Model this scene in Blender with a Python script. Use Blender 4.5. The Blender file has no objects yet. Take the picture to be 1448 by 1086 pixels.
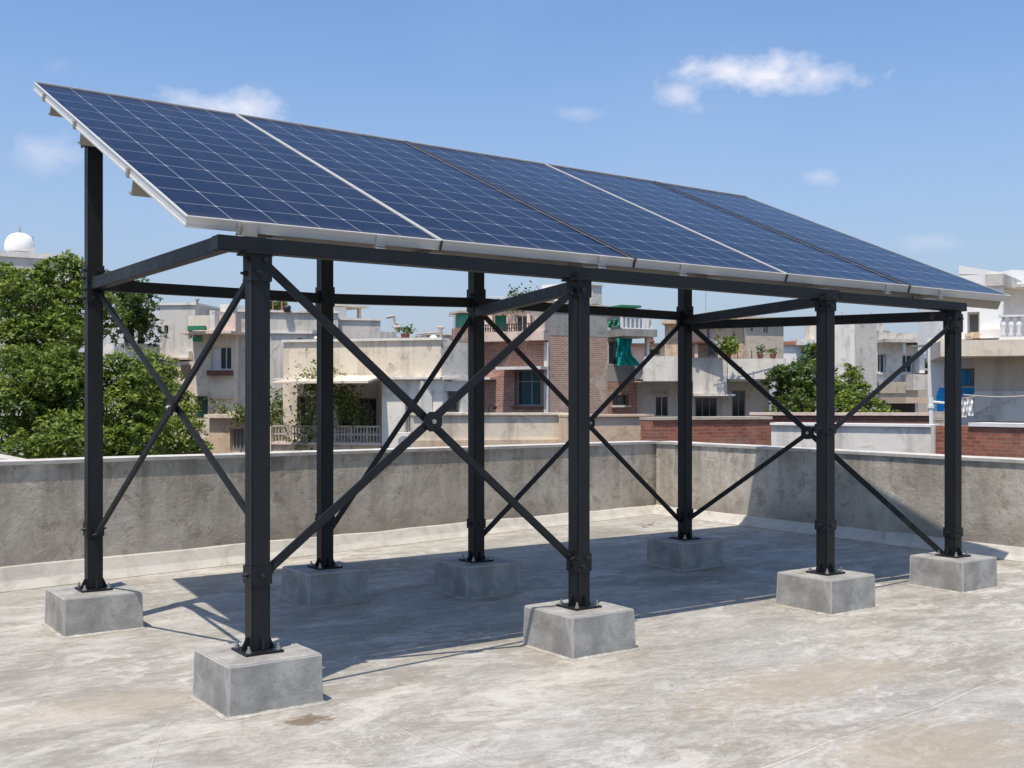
import bpy, math, random
import numpy as np
from mathutils import Vector, Matrix
random.seed(7); rng=np.random.default_rng(7)
C=bpy.context.scene.collection; SC=bpy.context.scene
S=1.4                                   # metres per modelling unit
# ---------------------------------------------------------------- camera
YAW=0.6151943; CX,CY,CZ=-1.214,-3.578,1.014; FPX=1551.0; HY=567.6
cs,sn=math.cos(YAW),math.sin(YAW)
cam=bpy.data.cameras.new('camera'); co=bpy.data.objects.new('camera',cam); C.objects.link(co)
co.location=(CX*S,CY*S,CZ*S); co.rotation_euler=(math.pi/2,0,-YAW)
cam.sensor_width=36; cam.lens=FPX/1448*36; cam.shift_y=(HY-543)/1448; cam.clip_end=5000; cam.clip_start=.05
SC.camera=co
# ---------------------------------------------------------------- sun, sky, exposure
SX,SY=.335,.205                           # horizontal shadow shift per unit of height
sd=Vector((-SX,-SY,1)).normalized()
sl=bpy.data.lights.new('sun','SUN'); sl.energy=4.25; sl.angle=math.radians(.5); sl.color=(1,.905,.775)
so=bpy.data.objects.new('sun',sl); C.objects.link(so); so.rotation_euler=sd.to_track_quat('Z','Y').to_euler(); so.location=(0,0,30)
W=bpy.data.worlds.new('World'); SC.world=W; W.use_nodes=True
wn,wl=W.node_tree.nodes,W.node_tree.links
for n in list(wn): wn.remove(n)
def wnode(t,**k):
    n=wn.new(t)
    for a,b in k.items(): setattr(n,a,b)
    return n
sky=wnode('ShaderNodeTexSky',sky_type='NISHITA',sun_disc=False)
sky.sun_elevation=math.asin(sd.z); sky.sun_rotation=math.atan2(sd.x,sd.y)
sky.air_density=1.0; sky.dust_density=1.1; sky.ozone_density=1.5; sky.altitude=0
def wm(op,a,b=None,c=None,clamp=False):
    n=wnode('ShaderNodeMath',operation=op,use_clamp=clamp)
    for i,v in enumerate((a,b,c)):
        if v is None: continue
        if isinstance(v,(int,float)): n.inputs[i].default_value=v
        else: wl.new(v,n.inputs[i])
    return n.outputs[0]
def dirof(u,v):
    r=(u-724)/FPX; z=(HY-v)/FPX
    return Vector((sn+r*cs,cs-r*sn,z)).normalized()
tc=wnode('ShaderNodeTexCoord')
nz=wnode('ShaderNodeTexNoise'); nz.inputs['Scale'].default_value=20; nz.inputs['Detail'].default_value=9; nz.inputs['Roughness'].default_value=.58
mp=wnode('ShaderNodeMapping'); mp.inputs['Scale'].default_value=(1,1,1.5); wl.new(tc.outputs['Generated'],mp.inputs['Vector']); wl.new(mp.outputs[0],nz.inputs['Vector'])
nz2=wnode('ShaderNodeTexNoise'); nz2.inputs['Scale'].default_value=3.2; nz2.inputs['Detail'].default_value=5; wl.new(mp.outputs[0],nz2.inputs['Vector'])
tot=None
for (u,v,a,b,st) in [(1085,108,125,30,1.0),(1030,100,60,26,1.0),(1150,104,75,28,.95),(962,136,40,24,.6),(330,150,95,26,.9),(262,140,38,18,.6),(60,215,85,28,.36),(1155,250,30,13,.35),(815,160,40,13,.25),(1310,342,45,16,.28),(80,92,28,12,.15)]:
    c=dirof(u,v); e1=Vector((cs,-sn,0)); e2=e1.cross(c).normalized(); e2=e2 if e2.z>0 else -e2
    def dt(e,k):
        n=wnode('ShaderNodeVectorMath',operation='DOT_PRODUCT'); wl.new(tc.outputs['Generated'],n.inputs[0]); n.inputs[1].default_value=e
        return wm('MULTIPLY',wm('SUBTRACT',n.outputs['Value'],c.dot(e)),FPX/k*1.02)
    x=dt(e1,a); y=dt(e2,b)
    r=wm('SQRT',wm('ADD',wm('MULTIPLY',x,x),wm('MULTIPLY',y,y)))
    m=wm('SUBTRACT',1.0,r)
    m=wm('ADD',wm('ADD',m,.08),wm('MULTIPLY',wm('SUBTRACT',nz.outputs['Fac'],.54),2.9))
    m=wm('MULTIPLY',wm('MULTIPLY',m,1.0,clamp=True),st)
    tot=m if tot is None else wm('MAXIMUM',tot,m)
hz=wm('MULTIPLY',wm('SUBTRACT',nz2.outputs['Fac'],.5,clamp=True),.22)
tot=wm('MAXIMUM',tot,hz)
tint=wnode('ShaderNodeMix',data_type='RGBA',blend_type='MULTIPLY'); tint.inputs[0].default_value=1
tint.inputs['B'].default_value=(.70,.82,.94,1); wl.new(sky.outputs[0],tint.inputs['A'])
sz=wnode('ShaderNodeSeparateXYZ'); wl.new(tc.outputs['Generated'],sz.inputs[0])
hf=wm('SUBTRACT',1.0,wm('DIVIDE',sz.outputs[2],.34),clamp=True); hf=wm('MULTIPLY',wm('POWER',hf,1.3),.93)
hm=wnode('ShaderNodeMix',data_type='RGBA'); hm.inputs['B'].default_value=(2.15,2.36,2.95,1); wl.new(hf,hm.inputs[0]); wl.new(tint.outputs['Result'],hm.inputs['A'])
mx=wnode('ShaderNodeMix',data_type='RGBA'); mx.inputs['B'].default_value=(4.6,4.65,5.2,1)
wl.new(tot,mx.inputs[0]); wl.new(hm.outputs['Result'],mx.inputs['A'])
bg=wnode('ShaderNodeBackground'); bg.inputs['Strength'].default_value=.15; wl.new(mx.outputs['Result'],bg.inputs['Color'])
wo=wnode('ShaderNodeOutputWorld'); wl.new(bg.outputs[0],wo.inputs['Surface'])
SC.view_settings.view_transform='Standard'; SC.view_settings.look='None'; SC.view_settings.gamma=1; SC.view_settings.exposure=.35

# ---------------------------------------------------------------- material helpers
class NT:
    def __init__(s,name):
        s.m=bpy.data.materials.new(name); s.m.use_nodes=True; s.n=s.m.node_tree.nodes; s.l=s.m.node_tree.links
        s.b=s.n['Principled BSDF']; s.tc=s.n.new('ShaderNodeTexCoord')
    def set(s,k,v):
        if hasattr(v,'is_output'): s.l.new(v,s.b.inputs[k])
        else: s.b.inputs[k].default_value=v
    def inp(s,sock,v):
        if hasattr(v,'is_output'): s.l.new(v,sock)
        else: sock.default_value=v
    def noise(s,scale,detail=4,rough=.55,vec=None,stretch=None,dist=0,out='Fac',src='Object'):
        n=s.n.new('ShaderNodeTexNoise'); n.inputs['Scale'].default_value=scale; n.inputs['Detail'].default_value=detail; n.inputs['Roughness'].default_value=rough; n.inputs['Distortion'].default_value=dist
        v=vec if vec is not None else s.tc.outputs[src]
        if stretch:
            m=s.n.new('ShaderNodeMapping'); m.inputs['Scale'].default_value=stretch; s.l.new(v,m.inputs['Vector']); v=m.outputs[0]
        s.l.new(v,n.inputs['Vector']); return n.outputs[out]
    def ramp(s,fac,stops):
        r=s.n.new('ShaderNodeValToRGB'); e=r.color_ramp.elements
        while len(e)<len(stops): e.new(.5)
        for k,(p,c) in enumerate(stops):
            e[k].position=p; e[k].color=c if len(c)==4 else (*c,1)
        s.l.new(fac,r.inputs[0]); return r.outputs[0]
    def mix(s,f,a,b,bt='MIX'):
        n=s.n.new('ShaderNodeMix'); n.data_type='RGBA'; n.blend_type=bt
        s.inp(n.inputs[0],f); s.inp(n.inputs['A'],a if hasattr(a,'is_output') else (*a,1)); s.inp(n.inputs['B'],b if hasattr(b,'is_output') else (*b,1)); return n.outputs['Result']
    def math(s,op,a,b=None,c=None,clamp=False):
        n=s.n.new('ShaderNodeMath'); n.operation=op; n.use_clamp=clamp
        for i,v in enumerate((a,b,c)):
            if v is not None: s.inp(n.inputs[i],v)
        return n.outputs[0]
    def bump(s,h,strength=.3,dist=.01,prev=None):
        n=s.n.new('ShaderNodeBump'); n.inputs['Strength'].default_value=strength; n.inputs['Distance'].default_value=dist
        s.l.new(h,n.inputs['Height'])
        if prev is not None: s.l.new(prev,n.inputs['Normal'])
        return n.outputs[0]
M={}
def metal(name,col,rough=.4,met=0.,spec=.5,var=.15):
    t=NT(name); n=t.noise(6,4); n2=t.noise(60,3)
    t.set('Base Color',t.mix(n,tuple(c*(1-var) for c in col),tuple(c*(1+var) for c in col)))
    t.set('Roughness',t.math('MULTIPLY_ADD',n,.25,rough-.12)); t.set('Metallic',met); t.set('Specular IOR Level',spec)
    t.set('Normal',t.bump(n2,.05,.002)); M[name]=t.m
def steel():
    t=NT('steel_paint'); a=t.noise(3,6,.6); b=t.noise(14,6,.65,stretch=(1,1,.35)); e=t.noise(90,4,.6)
    col=t.mix(a,(.0050,.0064,.0080),(.0085,.0107,.0132))
    col=t.mix(t.ramp(b,[(.55,(0,0,0)),(.75,(.07,.07,.07))]),col,(.10,.092,.08))
    col=t.mix(t.ramp(e,[(.70,(0,0,0)),(.76,(.3,.3,.3))]),col,(.05,.047,.043))
    t.set('Base Color',col); t.set('Roughness',t.math('MULTIPLY_ADD',b,.35,.32)); t.set('Specular IOR Level',.33); t.set('Normal',t.bump(e,.08,.002,t.bump(a,.12,.01))); M['steel_paint']=t.m
steel()
metal('dark_bolt',(.025,.027,.03),.35,.3)
metal('zinc_bolt',(.45,.44,.42),.35,.9)
metal('aluminium',(.62,.605,.57),.42,.25,var=.08)
metal('galvanised',(.34,.32,.28),.5,.5)
metal('white_paint',(.72,.72,.70),.55)
metal('pipe_grey',(.35,.34,.33),.5)
metal('rail_rust',(.42,.36,.31),.6)
metal('black_iron',(.03,.028,.026),.6)
metal('tank_white',(.78,.77,.74),.5)
metal('tank_black',(.03,.03,.032),.5)
metal('cloth_white',(.72,.70,.70),.9)
metal('cloth_pink',(.62,.45,.42),.9)
metal('cloth_green',(.03,.19,.10),.9)
metal('cloth_teal',(.0,.30,.26),.85)
metal('tarp_blue',(.0,.28,.62),.6)
metal('tarp_green',(.0,.12,.09),.8)
metal('pvc_green',(.06,.30,.17),.6)
metal('shutter_grey',(.30,.31,.32),.6)
metal('wood_door',(.20,.16,.13),.6)
metal('sheet_tan',(.55,.42,.30),.7)
metal('terracotta',(.35,.14,.08),.8)
def concrete_block():
    t=NT('block_concrete'); a=t.noise(5,10,.68,dist=.5); b=t.noise(26,8,.68); c=t.noise(1.3,3,.5); d=t.noise(120,3)
    col=t.ramp(a,[(.32,(.18,.175,.165)),(.5,(.31,.303,.288)),(.66,(.46,.45,.425))])
    col=t.mix(t.math('MULTIPLY',b,.5),col,(.20,.195,.18)); 
    col=t.mix(t.ramp(d,[(.62,(0,0,0)),(.72,(.35,.35,.35))]),col,(.1,.1,.1))
    bv=t.n.new('ShaderNodeBevel'); bv.samples=6; bv.inputs['Radius'].default_value=.011; ge=t.n.new('ShaderNodeNewGeometry'); dp=t.n.new('ShaderNodeVectorMath'); dp.operation='DOT_PRODUCT'; t.l.new(bv.outputs[0],dp.inputs[0]); t.l.new(ge.outputs['True Normal'],dp.inputs[1])
    ed=t.ramp(t.math('ADD',t.math('SUBTRACT',1.0,dp.outputs['Value']),t.math('MULTIPLY',t.math('SUBTRACT',b,.5),.15)),[(.02,(0,0,0)),(.10,(1,1,1))]); col=t.mix(t.math('MULTIPLY',ed,.7),col,(.50,.49,.46))
    vo=t.n.new('ShaderNodeTexVoronoi'); vo.inputs['Scale'].default_value=38; t.l.new(t.tc.outputs['Object'],vo.inputs['Vector']); hole=t.ramp(vo.outputs['Distance'],[(.10,(1,1,1)),(.16,(0,0,0))]); hole=t.math('MULTIPLY',hole,t.math('GREATER_THAN',c,.52)); col=t.mix(t.math('MULTIPLY',hole,.6),col,(.07,.07,.065))
    t.set('Base Color',col); t.set('Roughness',.85)
    t.set('Normal',t.bump(b,.35,.008,t.bump(d,.2,.002))); M['block']=t.m
concrete_block()
def parapet_mat():
    t=NT('parapet_plaster'); w=t.noise(1.6,3,.5,dist=.3,out='Color'); a=t.noise(1.9,12,.74,dist=.3); b=t.noise(6,10,.74,dist=.45); c=t.noise(.8,3,.5); d=t.noise(70,4,.6)
    col=t.ramp(a,[(.34,(.29,.26,.215)),(.45,(.40,.365,.31)),(.55,(.47,.437,.38)),(.66,(.57,.54,.485))])
    col=t.mix(t.ramp(b,[(.38,(.75,.75,.75)),(.47,(0,0,0))]),col,(.25,.22,.178))
    col=t.mix(t.ramp(b,[(.54,(0,0,0)),(.64,(.6,.6,.6))]),col,(.43,.405,.36))
    g=t.noise(26,6,.7,dist=1.); col=t.mix(t.ramp(g,[(.3,(.6,.6,.6)),(.4,(0,0,0))]),col,(.15,.13,.10))
    sp=t.n.new('ShaderNodeSeparateXYZ'); t.l.new(t.tc.outputs['Object'],sp.inputs[0])
    dr=t.noise(5,4,.6,stretch=(1,1,.12)); zz=t.math('DIVIDE',sp.outputs[2],.9,clamp=True)
    col=t.mix(t.math('MULTIPLY',t.ramp(dr,[(.47,(0,0,0)),(.64,(.75,.75,.75))]),zz),col,(.20,.178,.145))
    bp=t.math('SUBTRACT',1.0,t.math('MULTIPLY',sp.outputs[2],2.6),clamp=True); col=t.mix(t.math('MULTIPLY',t.math('MULTIPLY',bp,.9),t.ramp(c,[(.4,(0,0,0)),(.55,(1,1,1))])),col,(.19,.165,.13))
    t.set('Base Color',col); t.set('Roughness',.92)
    t.set('Normal',t.bump(b,.6,.02,t.bump(a,.5,.03,t.bump(g,.4,.006,t.bump(d,.3,.004))))); M['parapet']=t.m
parapet_mat()
def whitewash(name,base,dirt,amt=.5):
    t=NT(name); a=t.noise(4,8,.65,dist=.8); d=t.noise(40,4,.6)
    col=t.mix(t.ramp(a,[(.45,(0,0,0)),(.75,(amt,amt,amt))]),base,dirt)
    t.set('Base Color',col); t.set('Roughness',.85); t.set('Normal',t.bump(a,.35,.015,t.bump(d,.2,.003))); M[name]=t.m
whitewash('coping',(.54,.525,.49),(.30,.28,.25),.9)
whitewash('skirting',(.46,.445,.41),(.28,.265,.235),.9)
# floor: screeded roof with streaks, stains, two raised joints and a few cracks
def ground_pt(u,v,z=0.):
    d=FPX*(CZ-z)/(v-HY); r=(u-724)*d/FPX
    return Vector(((CX+d*sn+r*cs)*S,(CY+d*cs-r*sn)*S,z*S))
def floor_mat():
    t=NT('roof_screed'); O=t.tc.outputs['Object']
    wp=t.noise(1.1,3,.5,out='Color'); vm=t.n.new('ShaderNodeVectorMath'); vm.operation='MULTIPLY_ADD'; t.l.new(wp,vm.inputs[0]); vm.inputs[1].default_value=(.16,.16,.16); t.l.new(O,vm.inputs[2]); V=vm.outputs[0]
    rot=t.n.new('ShaderNodeMapping'); rot.inputs['Rotation'].default_value=(0,0,math.radians(25)); rot.inputs['Scale'].default_value=(1,1.9,1); t.l.new(V,rot.inputs['Vector']); R=rot.outputs[0]
    a=t.noise(.8,9,.66,vec=R,dist=.5); b=t.noise(2.6,8,.68,vec=R,dist=.8); c=t.noise(.45,5,.55,vec=V); d=t.noise(14,6,.65,vec=R); e=t.noise(90,4,.6)
    col=t.ramp(a,[(.34,(.17,.163,.148)),(.45,(.245,.237,.219)),(.54,(.305,.298,.28)),(.66,(.385,.378,.36))])
    col=t.mix(t.ramp(b,[(.38,(.85,.85,.85)),(.5,(0,0,0))]),col,(.205,.19,.165))
    f3=t.noise(6.5,9,.72,vec=R,dist=1.4); col=t.mix(t.ramp(f3,[(.36,(.6,.6,.6)),(.5,(0,0,0))]),col,(.19,.176,.155)); col=t.mix(t.ramp(f3,[(.52,(0,0,0)),(.66,(.5,.5,.5))]),col,(.44,.435,.42))
    col=t.mix(t.ramp(b,[(.55,(0,0,0)),(.68,(.6,.6,.6))]),col,(.42,.415,.40))
    col=t.mix(t.ramp(c,[(.46,(0,0,0)),(.66,(.55,.55,.55))]),col,(.25,.25,.245))
    col=t.mix(t.ramp(d,[(.5,(0,0,0)),(.75,(.35,.35,.35))]),col,(.18,.168,.15))
    f4=t.noise(19,9,.74,vec=R,dist=1.8); col=t.mix(t.ramp(f4,[(.36,(.7,.7,.7)),(.44,(0,0,0))]),col,(.16,.148,.13)); col=t.mix(t.ramp(f4,[(.58,(0,0,0)),(.66,(.45,.45,.45))]),col,(.46,.452,.435))
    p1=t.noise(1.5,12,.78,vec=R,dist=.6); col=t.mix(t.ramp(p1,[(.54,(0,0,0)),(.585,(.5,.5,.5))]),col,(.45,.442,.425)); col=t.mix(t.ramp(p1,[(.40,(.55,.55,.55)),(.45,(0,0,0))]),col,(.19,.178,.158))
    f5=t.noise(1.7,10,.72,vec=R,dist=2.4); ve=t.math('SUBTRACT',1.0,t.math('MULTIPLY',t.math('ABSOLUTE',t.math('SUBTRACT',f5,.5)),90.),clamp=True); col=t.mix(t.math('MULTIPLY',ve,t.ramp(c,[(.42,(0,0,0)),(.6,(.6,.6,.6))])),col,(.52,.505,.47))
    pit=t.ramp(e,[(.66,(0,0,0)),(.74,(1,1,1))]); col=t.mix(t.math('MULTIPLY',pit,.25),col,(.16,.15,.13))
    sp=t.n.new('ShaderNodeSeparateXYZ'); t.l.new(V,sp.inputs[0])
    H=t.math('MULTIPLY',b,.5)
    def line(p,q,w):
        nonlocal col,H
        dx,dy=(q-p).x,(q-p).y; L=math.hypot(dx,dy); nx,ny=-dy/L,dx/L
        o=-(nx*(p.x+.08)+ny*(p.y+.08))
        s=t.math('ADD',t.math('ADD',t.math('MULTIPLY',sp.outputs[0],nx),t.math('MULTIPLY',sp.outputs[1],ny)),o)
        s=t.math('ABSOLUTE',s); k=t.math('SUBTRACT',1.0,t.math('DIVIDE',s,w),clamp=True)
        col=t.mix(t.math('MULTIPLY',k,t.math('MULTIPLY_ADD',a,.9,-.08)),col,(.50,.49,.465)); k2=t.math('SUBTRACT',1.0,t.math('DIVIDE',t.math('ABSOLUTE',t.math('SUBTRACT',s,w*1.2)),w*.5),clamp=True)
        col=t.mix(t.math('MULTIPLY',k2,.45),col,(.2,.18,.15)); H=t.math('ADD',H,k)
    line(ground_pt(1100,1075),ground_pt(1448,948),.012)
    line(ground_pt(1000,950),ground_pt(1300,1027),.009)
    line(ground_pt(0,1010),ground_pt(640,880),.006)
    line(ground_pt(330,850),ground_pt(230,1050),.005)
    line(ground_pt(470,985),ground_pt(665,1078),.007)
    # cracks
    vo=t.n.new('ShaderNodeTexVoronoi'); vo.feature='DISTANCE_TO_EDGE'; vo.inputs['Scale'].default_value=.55; w2=t.noise(3,6,.6,out='Color'); vv=t.n.new('ShaderNodeVectorMath'); vv.operation='MULTIPLY_ADD'; t.l.new(w2,vv.inputs[0]); vv.inputs[1].default_value=(.5,.5,0); t.l.new(O,vv.inputs[2]); t.l.new(vv.outputs[0],vo.inputs['Vector'])
    ck=t.ramp(vo.outputs['Distance'],[(.0,(1,1,1)),(.006,(0,0,0))]); ckm=t.math('MULTIPLY',ck,t.ramp(c,[(.5,(0,0,0)),(.6,(.5,.5,.5))])); col=t.mix(ckm,col,(.2,.18,.155))
    # stain beside the nearest block
    def spot(p,rx,ry,cc,amt):
        nonlocal col
        m=t.n.new('ShaderNodeMapping'); m.vector_type='POINT'; m.inputs['Location'].default_value=(-(p.x+.08)/rx,-(p.y+.08)/ry,0); m.inputs['Scale'].default_value=(1/rx,1/ry,0); t.l.new(V,m.inputs['Vector'])
        ln=t.n.new('ShaderNodeVectorMath'); ln.operation='LENGTH'; t.l.new(m.outputs[0],ln.inputs[0])
        k=t.math('ADD',t.math('SUBTRACT',1.0,ln.outputs['Value']),t.math('MULTIPLY',t.math('SUBTRACT',d,.5),3.0))
        col=t.mix(t.math('MULTIPLY',t.math('MULTIPLY',k,2.5,clamp=True),amt),col,cc)
    spot(ground_pt(440,1018),.13,.09,(.12,.09,.06),.85)
    spot(ground_pt(1150,960),.9,.35,(.26,.22,.17),.6)
    spot(ground_pt(1330,1060),.7,.4,(.27,.23,.18),.55)
    spot(ground_pt(150,1000),.5,.3,(.30,.26,.21),.5)
    col=t.mix(1.,col,(1.17,1.16,1.12),'MULTIPLY')
    tn=t.noise(.7,5,.6,vec=V); col=t.mix(t.ramp(tn,[(.52,(0,0,0)),(.66,(.4,.4,.4))]),col,t.mix(1.,col,(1.0,.93,.84),'MULTIPLY'))
    t.set('Base Color',col); t.set('Roughness',t.math('MULTIPLY_ADD',b,.3,.6)); t.set('Specular IOR Level',.3)
    t.set('Normal',t.bump(H,.4,.012,t.bump(f4,.35,.008,t.bump(e,.2,.002)))); M['floor']=t.m
floor_mat()
def plaster(name,c1,c2,stain=(.2,.18,.15),amt=.6,bs=1.):
    t=NT(name); a=t.noise(.5,7,.6,dist=.6); b=t.noise(2.2,7,.65,dist=1.); dr=t.noise(2.6,6,.65,stretch=(1,1,.1)); e=t.noise(9,6,.7)
    c1=tuple(x*.85 for x in c1)
    col=t.mix(a,c1,c2)
    col=t.mix(t.ramp(b,[(.53,(0,0,0)),(.68,(amt,amt,amt))]),col,stain)
    col=t.mix(t.ramp(b,[(.22,(.4*amt,)*3),(.4,(0,0,0))]),col,tuple(min(.85,c*1.2) for c in c2))
    col=t.mix(t.ramp(dr,[(.52,(0,0,0)),(.68,(amt,amt,amt))]),col,tuple(s*1.25 for s in stain))
    col=t.mix(t.ramp(e,[(.3,(.5*amt,)*3),(.42,(0,0,0))]),col,stain); sp2=t.ramp(t.noise(5,2,.5),[(.74,(0,0,0)),(.77,(.7,.7,.7))]); col=t.mix(sp2,col,tuple(s*.5 for s in stain))
    t.set('Base Color',col); t.set('Roughness',.92); t.set('Normal',t.bump(b,.4,.03*bs,t.bump(e,.3,.008))); M[name]=t.m
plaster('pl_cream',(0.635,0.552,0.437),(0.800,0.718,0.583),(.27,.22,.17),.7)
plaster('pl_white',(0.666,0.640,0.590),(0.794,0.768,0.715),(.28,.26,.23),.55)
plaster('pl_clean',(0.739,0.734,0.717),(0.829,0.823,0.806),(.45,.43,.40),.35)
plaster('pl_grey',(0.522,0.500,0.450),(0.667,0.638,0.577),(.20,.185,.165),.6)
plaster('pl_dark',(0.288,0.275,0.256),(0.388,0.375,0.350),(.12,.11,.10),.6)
plaster('pl_tan',(0.546,0.429,0.312),(0.728,0.572,0.416),(.27,.19,.13),.7)
plaster('pl_sand',(0.450,0.388,0.312),(0.550,0.488,0.400),(.2,.17,.13),.5)
plaster('pl_pink',(0.650,0.500,0.425),(0.750,0.613,0.525),(.30,.22,.18),.6)
plaster('pl_band',(0.672,0.588,0.468),(0.768,0.684,0.552),(.36,.28,.2),.5)
def brick(name,c1,c2,mort,worn,scale=1.,wamt=.6):
    t=NT(name); uv=t.tc.outputs['UV']
    b=t.n.new('ShaderNodeTexBrick'); t.l.new(uv,b.inputs['Vector']); b.inputs['Scale'].default_value=scale
    b.inputs['Brick Width'].default_value=.24; b.inputs['Row Height'].default_value=.085; b.inputs['Mortar Size'].default_value=.011; b.inputs['Mortar Smooth'].default_value=.3; b.inputs['Bias'].default_value=0
    b.inputs['Color1'].default_value=(*c1,1); b.inputs['Color2'].default_value=(*c2,1); b.inputs['Mortar'].default_value=(*mort,1)
    a=t.noise(.9,8,.66,dist=1.); c=t.noise(5,6,.6); g=t.noise(.35,4)
    col=t.mix(t.ramp(a,[(.52,(0,0,0)),(.66,(wamt,)*3)]),b.outputs['Color'],worn)
    col=t.mix(t.ramp(c,[(.55,(0,0,0)),(.75,(.6,.6,.6))]),col,tuple(x*.45 for x in c1))
    col=t.mix(t.ramp(g,[(.4,(0,0,0)),(.65,(.35,.35,.35))]),col,tuple(x*.7 for x in worn))
    t.set('Base Color',col); t.set('Roughness',.93)
    t.set('Normal',t.bump(b.outputs['Fac'],-.5,.01,t.bump(c,.4,.01))); M[name]=t.m
brick('brick_red',(.22,.075,.045),(.36,.15,.10),(.42,.33,.27),(.50,.41,.34),1.35,.85)
brick('brick_old',(.28,.14,.095),(.40,.23,.16),(.50,.43,.36),(.56,.48,.40),1.35,.8)
brick('brick_low',(.20,.042,.02),(.36,.105,.055),(.27,.17,.13),(.44,.34,.28),1.55,.35)
brick('brick_dark',(.10,.035,.028),(.15,.055,.04),(.16,.10,.08),(.22,.13,.1),1.,.3)
def glass(name,c,rough=.08):
    t=NT(name); a=t.noise(1.2,2,.5,stretch=(1,1,.35)); t.set('Base Color',t.mix(a,tuple(x*.5 for x in c),tuple(x*1.4 for x in c))); t.set('Roughness',rough); t.set('Specular IOR Level',.6); M[name]=t.m
glass('glass_dark',(.025,.03,.033)); glass('glass_teal',(.008,.06,.065)); glass('glass_green',(.02,.06,.045)); glass('glass_blue',(.0,.16,.22)); glass('dark_room',(.05,.042,.036),.8); glass('grey_room',(.16,.15,.14),.8)
def ground_mat():
    t=NT('city_ground'); a=t.noise(.2,6); t.set('Base Color',t.ramp(a,[(.3,(.10,.09,.075)),(.7,(.22,.20,.17))])); t.set('Roughness',.95); M['ground']=t.m
ground_mat()
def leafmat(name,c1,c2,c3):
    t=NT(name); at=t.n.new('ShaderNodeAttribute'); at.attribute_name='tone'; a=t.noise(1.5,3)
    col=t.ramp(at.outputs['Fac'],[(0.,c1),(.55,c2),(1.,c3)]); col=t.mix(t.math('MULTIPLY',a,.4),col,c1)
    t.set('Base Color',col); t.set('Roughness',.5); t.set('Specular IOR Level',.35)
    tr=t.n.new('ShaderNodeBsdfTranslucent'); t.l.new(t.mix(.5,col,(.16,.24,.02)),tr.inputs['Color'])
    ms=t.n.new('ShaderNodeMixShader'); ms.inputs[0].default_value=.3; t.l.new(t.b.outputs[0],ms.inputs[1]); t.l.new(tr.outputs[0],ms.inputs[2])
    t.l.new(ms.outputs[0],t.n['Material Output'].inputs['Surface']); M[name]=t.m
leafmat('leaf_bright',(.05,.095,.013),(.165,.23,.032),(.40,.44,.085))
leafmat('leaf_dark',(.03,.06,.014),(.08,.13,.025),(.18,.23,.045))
leafmat('leaf_vine',(.05,.09,.015),(.13,.17,.03),(.24,.26,.06))
def bark():
    t=NT('bark'); a=t.noise(6,6,.6,stretch=(1,1,.2)); t.set('Base Color',t.ramp(a,[(.3,(.05,.038,.028)),(.7,(.14,.11,.085))])); t.set('Roughness',.95); t.set('Normal',t.bump(a,.6,.02)); M['bark']=t.m
bark()
def cells_mat():
    t=NT('solar_cells'); uv=t.tc.outputs['UV']; sp=t.n.new('ShaderNodeSeparateXYZ'); t.l.new(uv,sp.inputs[0])
    def tri(x,n):   # distance (0..0.5) to nearest cell border, in cells
        f=t.math('FRACT',t.math('MULTIPLY',x,n)); return t.math('MINIMUM',f,t.math('SUBTRACT',1.0,f))
    x,y=sp.outputs[0],sp.outputs[1]
    dx=tri(x,6); dy=tri(y,12)
    gx=t.math('LESS_THAN',dx,.0085); gy=t.math('LESS_THAN',dy,.0085)
    dia=t.math('LESS_THAN',t.math('ADD',dx,dy),.052)
    grid=t.math('MAXIMUM',t.math('MAXIMUM',gx,gy),dia)
    fx=t.math('FRACT',t.math('MULTIPLY',x,6)); bb=None
    dbx=tri(fx,4); bus=t.math('LESS_THAN',dbx,.018)
    fy=t.math('LESS_THAN',t.math('FRACT',t.math('MULTIPLY',x,6*26)),.22)
    vo=t.n.new('ShaderNodeTexVoronoi'); vo.inputs['Scale'].default_value=45; t.l.new(t.tc.outputs['Object'],vo.inputs['Vector'])
    # every cell its own slight tone
    cx=t.math('FLOOR',t.math('MULTIPLY',x,6)); cy=t.math('FLOOR',t.math('MULTIPLY',y,12)); cb=t.n.new('ShaderNodeCombineXYZ'); t.l.new(cx,cb.inputs[0]); t.l.new(cy,cb.inputs[1])
    wn_=t.n.new('ShaderNodeTexWhiteNoise'); t.l.new(cb.outputs[0],wn_.inputs['Vector'])
    col=t.mix(vo.outputs['Color'],(.0016,.0046,.0215),(.003,.0078,.034))
    col=t.mix(t.math('MULTIPLY',wn_.outputs['Value'],.5),col,(.0035,.0075,.028))
    col=t.mix(t.math('MULTIPLY',fy,.35),col,(.010,.018,.05))
    col=t.mix(t.math('MULTIPLY',bus,.08),col,(.25,.28,.36))
    col=t.mix(t.math('MULTIPLY',grid,.62),col,(.46,.47,.50))
    lo=t.math('SUBTRACT',1.0,t.math('MULTIPLY',y,22.),clamp=True); lo=t.math('MULTIPLY',lo,t.noise(9,5,.6)); col=t.mix(t.math('MULTIPLY',lo,.25),col,(.22,.20,.17))
    dr=t.noise(5,5,.65,stretch=(3,.35,.35)); col=t.mix(t.math('MULTIPLY',t.ramp(dr,[(.5,(0,0,0)),(.75,(1,1,1))]),.022),col,(.45,.43,.4))
    du=t.noise(1.2,6,.6); col=t.mix(t.math('MULTIPLY',t.ramp(du,[(.35,(0,0,0)),(.8,(1,1,1))]),.010),col,(.45,.42,.38))
    t.set('Base Color',col); t.set('Roughness',t.math('MULTIPLY_ADD',du,.12,.10)); t.set('IOR',1.17); t.set('Specular IOR Level',.4); M['cells']=t.m
cells_mat()
whitewash('panel_back',(.6,.6,.6),(.5,.5,.5))

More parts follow.
